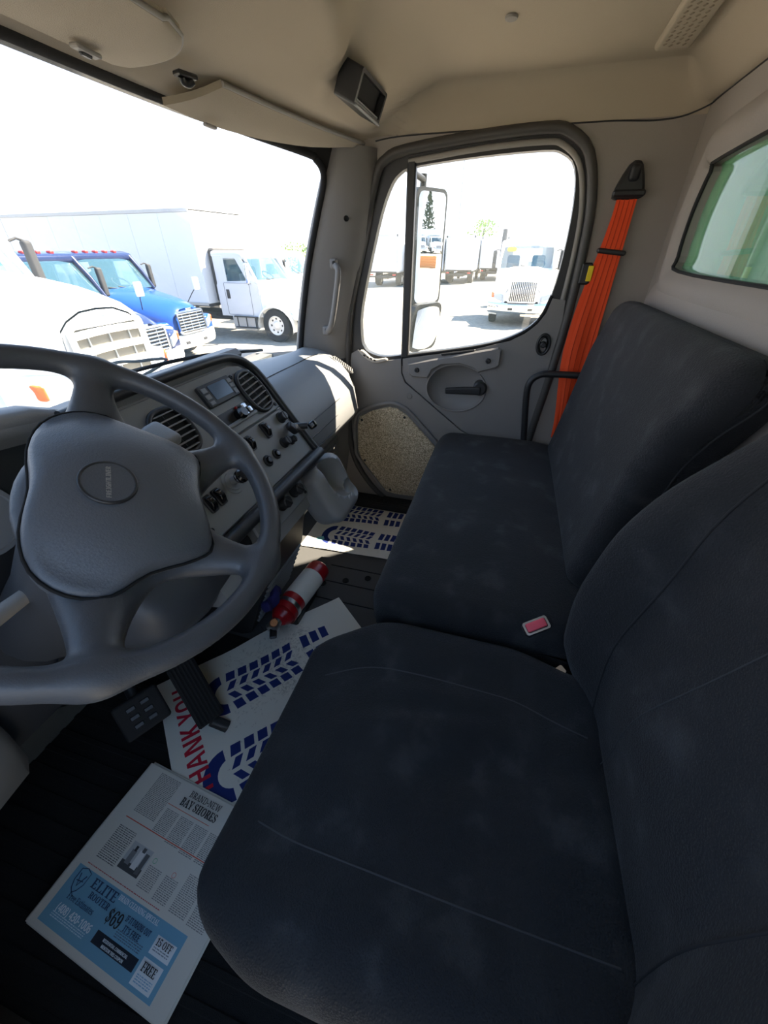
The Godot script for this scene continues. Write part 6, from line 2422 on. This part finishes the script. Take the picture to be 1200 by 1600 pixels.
func build_outside() -> void:
	var g := G.new()
	g.box(Vector3(20, GROUND - 0.1, 0), Vector3(260, 0.2, 260), 0.0)
	struct("ground", g, M.asphalt)
	# our own truck's body behind the cab: the front wall of its box, seen through the rear window
	var ob := setting("wall_box")
	for k in 9:
		g = G.new()
		g.box(Vector3(-1.1 + 0.3 * k, 1.0, 0.66 + (0.0 if k % 2 else 0.012)), Vector3(0.296, 3.4, 0.03), 0.008)
		obj("panel", g, M.box_white, ob)
	for k in 4:
		g = G.new()
		g.box(Vector3(-0.95 + 0.6 * k, 1.0, 0.635), Vector3(0.05, 3.4, 0.03), 0.008)
		obj("post", g, M.galvanised, ob)
	# outer skin of the cab: roof and the bonnet under the windshield
	g = G.new()
	g.box(Vector3(0, 1.625, -0.12), Vector3(1.9, 0.03, 1.16), 0.01)
	struct("roof_skin", g, M.white_paint)
	# side mirrors on the passenger door
	var sm := thing("side_mirror", "tall black framed door mirror with a smaller convex mirror below, outside the passenger window", "mirror", Vector3.ZERO)
	var nrm := Vector3(-0.545, -0.018, 0.838)
	var side := Vector3(0.838, 0, 0.545)
	var f1 := frame(Vector3(1.262, 1.098, -0.375), nrm, side)
	obj("housing", G.new().prism(rect(0, 0, 0.186, 0.424, 0.03), -0.05, f1, -0.0), M.black_plastic, sm)
	obj("mirror_glass", G.new().prism(rect(0, 0, 0.160, 0.398, 0.024), 0.003, f1), M.mirror, sm, "tall flat mirror glass")
	var f2 := frame(Vector3(1.258, 0.790, -0.372), Vector3(-0.50, -0.16, 0.838), side)
	obj("housing", G.new().prism(rect(0, 0, 0.194, 0.212, 0.035), -0.05, f2), M.black_plastic, sm)
	var rows := []
	for i in 9:
		var row := PackedVector3Array()
		for j in 9:
			var u := lerpf(-1, 1, j / 8.0)
			var w := lerpf(-1, 1, i / 8.0)
			var q := Vector2(u * sqrt(1 - 0.28 * w * w), w * sqrt(1 - 0.28 * u * u))
			row.append(f2 * Vector3(q.x * 0.088, q.y * 0.096, 0.018 * (1.0 - 0.5 * (u * u + w * w)) + 0.001))
		rows.append(row)
	obj("convex_glass", G.new().soft().sheet(rows), M.mirror, sm, "small convex mirror glass")
	obj("bracket", G.new().tube(P3([1.30, 1.36, -0.42, 1.32, 1.1, -0.44, 1.30, 0.62, -0.42, 1.12, 0.60, -0.46, 0.95, 0.62, -0.50]), 0.014, 8), M.black_plastic, sm)
	obj("bracket", G.new().tube(P3([1.30, 1.34, -0.42, 1.12, 1.36, -0.46, 0.95, 1.34, -0.48]), 0.012, 8), M.black_plastic, sm)
	# wiper resting on the windshield
	var wp := thing("wiper", "thin black windshield wiper resting at the foot of the glass", "wiper", Vector3.ZERO)
	obj("blade", G.new().tube(curve(P3([0.66, 0.775, -0.905, 0.42, 0.80, -0.985, 0.20, 0.805, -1.03, 0.05, 0.80, -1.055]), 5), 0.006, 6), M.rubber, wp)
	obj("arm", G.new().tube(curve(P3([0.05, 0.81, -1.06, 0.12, 0.835, -1.05, 0.20, 0.825, -1.045, 0.30, 0.80, -1.04, -0.02, 0.72, -1.12]), 5), 0.005, 6), M.black_plastic, wp)
	# ---- the opposite row, noses towards us
	cab_truck("large white truck with a wide slatted grille, parked before two blue trucks", Vector3(3.45, GROUND, -4.95), 0.0, {"paint": M.white_paint, "big": true, "exhaust": 1}).scale = Vector3(1.0, 1.2, 1.2)
	cab_truck("dark blue truck with chrome grille parked right beside the large white truck", Vector3(5.98, GROUND, -6.95), 0.0, {"paint": M.navy_paint})
	cab_truck("navy blue truck with bright blue bonnet and white bumper, parked beside the white box truck", Vector3(8.5, GROUND, -7.95), 0.0, {"paint": M.navy_paint, "hood": M.blue_paint, "hood_mirror": true})
	var bt := cab_truck("white box truck with a long plain cargo box seen from its side", Vector3(12.55, GROUND, -5.92), -0.06, {"paint": M.grey_paint, "hood": M.white_paint, "box_length": 8.4, "markers": false, "dark_mirror": false})
	cab_truck("white truck parked behind the white box truck, half hidden by its bonnet", Vector3(16.8, GROUND, -6.9), 0.0, {"paint": M.white_paint, "markers": false})
	# green tag on the box truck's bumper
	g = G.new()
	g.box(Vector3(-0.98, 0.52, 0.0), Vector3(0.02, 0.42, 0.30), 0.004)
	obj("green_tag", g, M.green_tag, bt, "green paper tag")
	# ---- the truck facing our passenger window
	var dt := cab_truck("white truck facing the passenger window, with chrome vertical grille and yellow windshield sticker", Vector3(16.9, GROUND, 0.42), -PI / 2, {"paint": M.white_paint, "vertical": true, "bumper": M.chrome, "markers": false, "exhaust": 1})
	dt.scale = Vector3(1.10, 1.14, 1.10)
	g = G.new()
	g.prism(rect(0, 0, 0.34, 0.15, 0.07, 5), 0.006, frame(Vector3(-0.60, 2.26, -2.085), Vector3(0, 0.46, 0.72), Vector3.RIGHT), 0.0)
	obj("sticker", g, M.yellow, dt, "yellow oval sticker")
	# ---- box trucks across the lot, tails towards us
	rear_truck("box truck across the lot with a plain grey tail, seen through the quarter window", Vector3(42.0, GROUND, -10.4), PI / 2, 7.0)
	rear_truck("box truck across the lot parked next to the one behind the quarter window", Vector3(43.5, GROUND, -7.5), PI / 2, 7.0)
	rear_truck("box truck across the lot left of the truck with the yellow sticker", Vector3(47.0, GROUND, -4.85), PI / 2, 7.0)
	rear_truck("box truck across the lot, tail half hidden by the truck with the yellow sticker", Vector3(52.0, GROUND, -2.2), PI / 2, 7.0)
	light_pole(Vector3(60, GROUND, -7.7), 11.5)
	# ---- what the door mirror shows: trucks behind us, a crate, pines
	cab_truck("white box truck far behind, reflected in the tall door mirror", Vector3(18.6, GROUND, 78), PI, {"paint": M.white_paint, "box_length": 6.0, "markers": false}, "trucks behind, seen in the door mirror")
	cab_truck("white box truck far behind, reflected in the tall door mirror", Vector3(21.6, GROUND, 78), PI, {"paint": M.white_paint, "box_length": 6.0, "markers": false}, "trucks behind, seen in the door mirror")
	var cr := thing("crate", "orange wooden crate standing in the lot behind, seen in the mirror", "crate", Vector3(11.0, GROUND, 42), 0.0)
	for k in 4:
		g = G.new()
		g.box(Vector3(0, 0.14 + 0.24 * k, -0.5), Vector3(2.0, 0.22, 0.04), 0.01)
		obj("plank", g, M.wood, cr)
		g = G.new()
		g.box(Vector3(0, 0.14 + 0.24 * k, 0.5), Vector3(2.0, 0.22, 0.04), 0.01)
		obj("plank", g, M.wood, cr)
	for x in [-0.98, 0.98]:
		g = G.new()
		g.box(Vector3(x, 0.5, 0), Vector3(0.06, 1.0, 1.0), 0.01)
		obj("side_board", g, M.wood, cr)
	for q in [[20.0, 96.0, 9.0], [24.5, 100.0, 10.5], [22.0, 104.0, 12.0]]:
		tree("pine_tree", "tall dark pine tree behind the trucks in the door mirror", Vector3(q[0], GROUND, q[1]), q[2], 2.2, M.pine, int(q[1]), true, "pines seen in the door mirror")
	tree("leafy_tree", "light green leafy tree beyond the white box truck", Vector3(29, GROUND, -15.0), 2.9, 1.6, M.leaf, 3)
	tree("leafy_tree", "light green leafy tree rising behind the far box trucks", Vector3(60, GROUND, -4.6), 5.6, 2.2, M.leaf, 4)
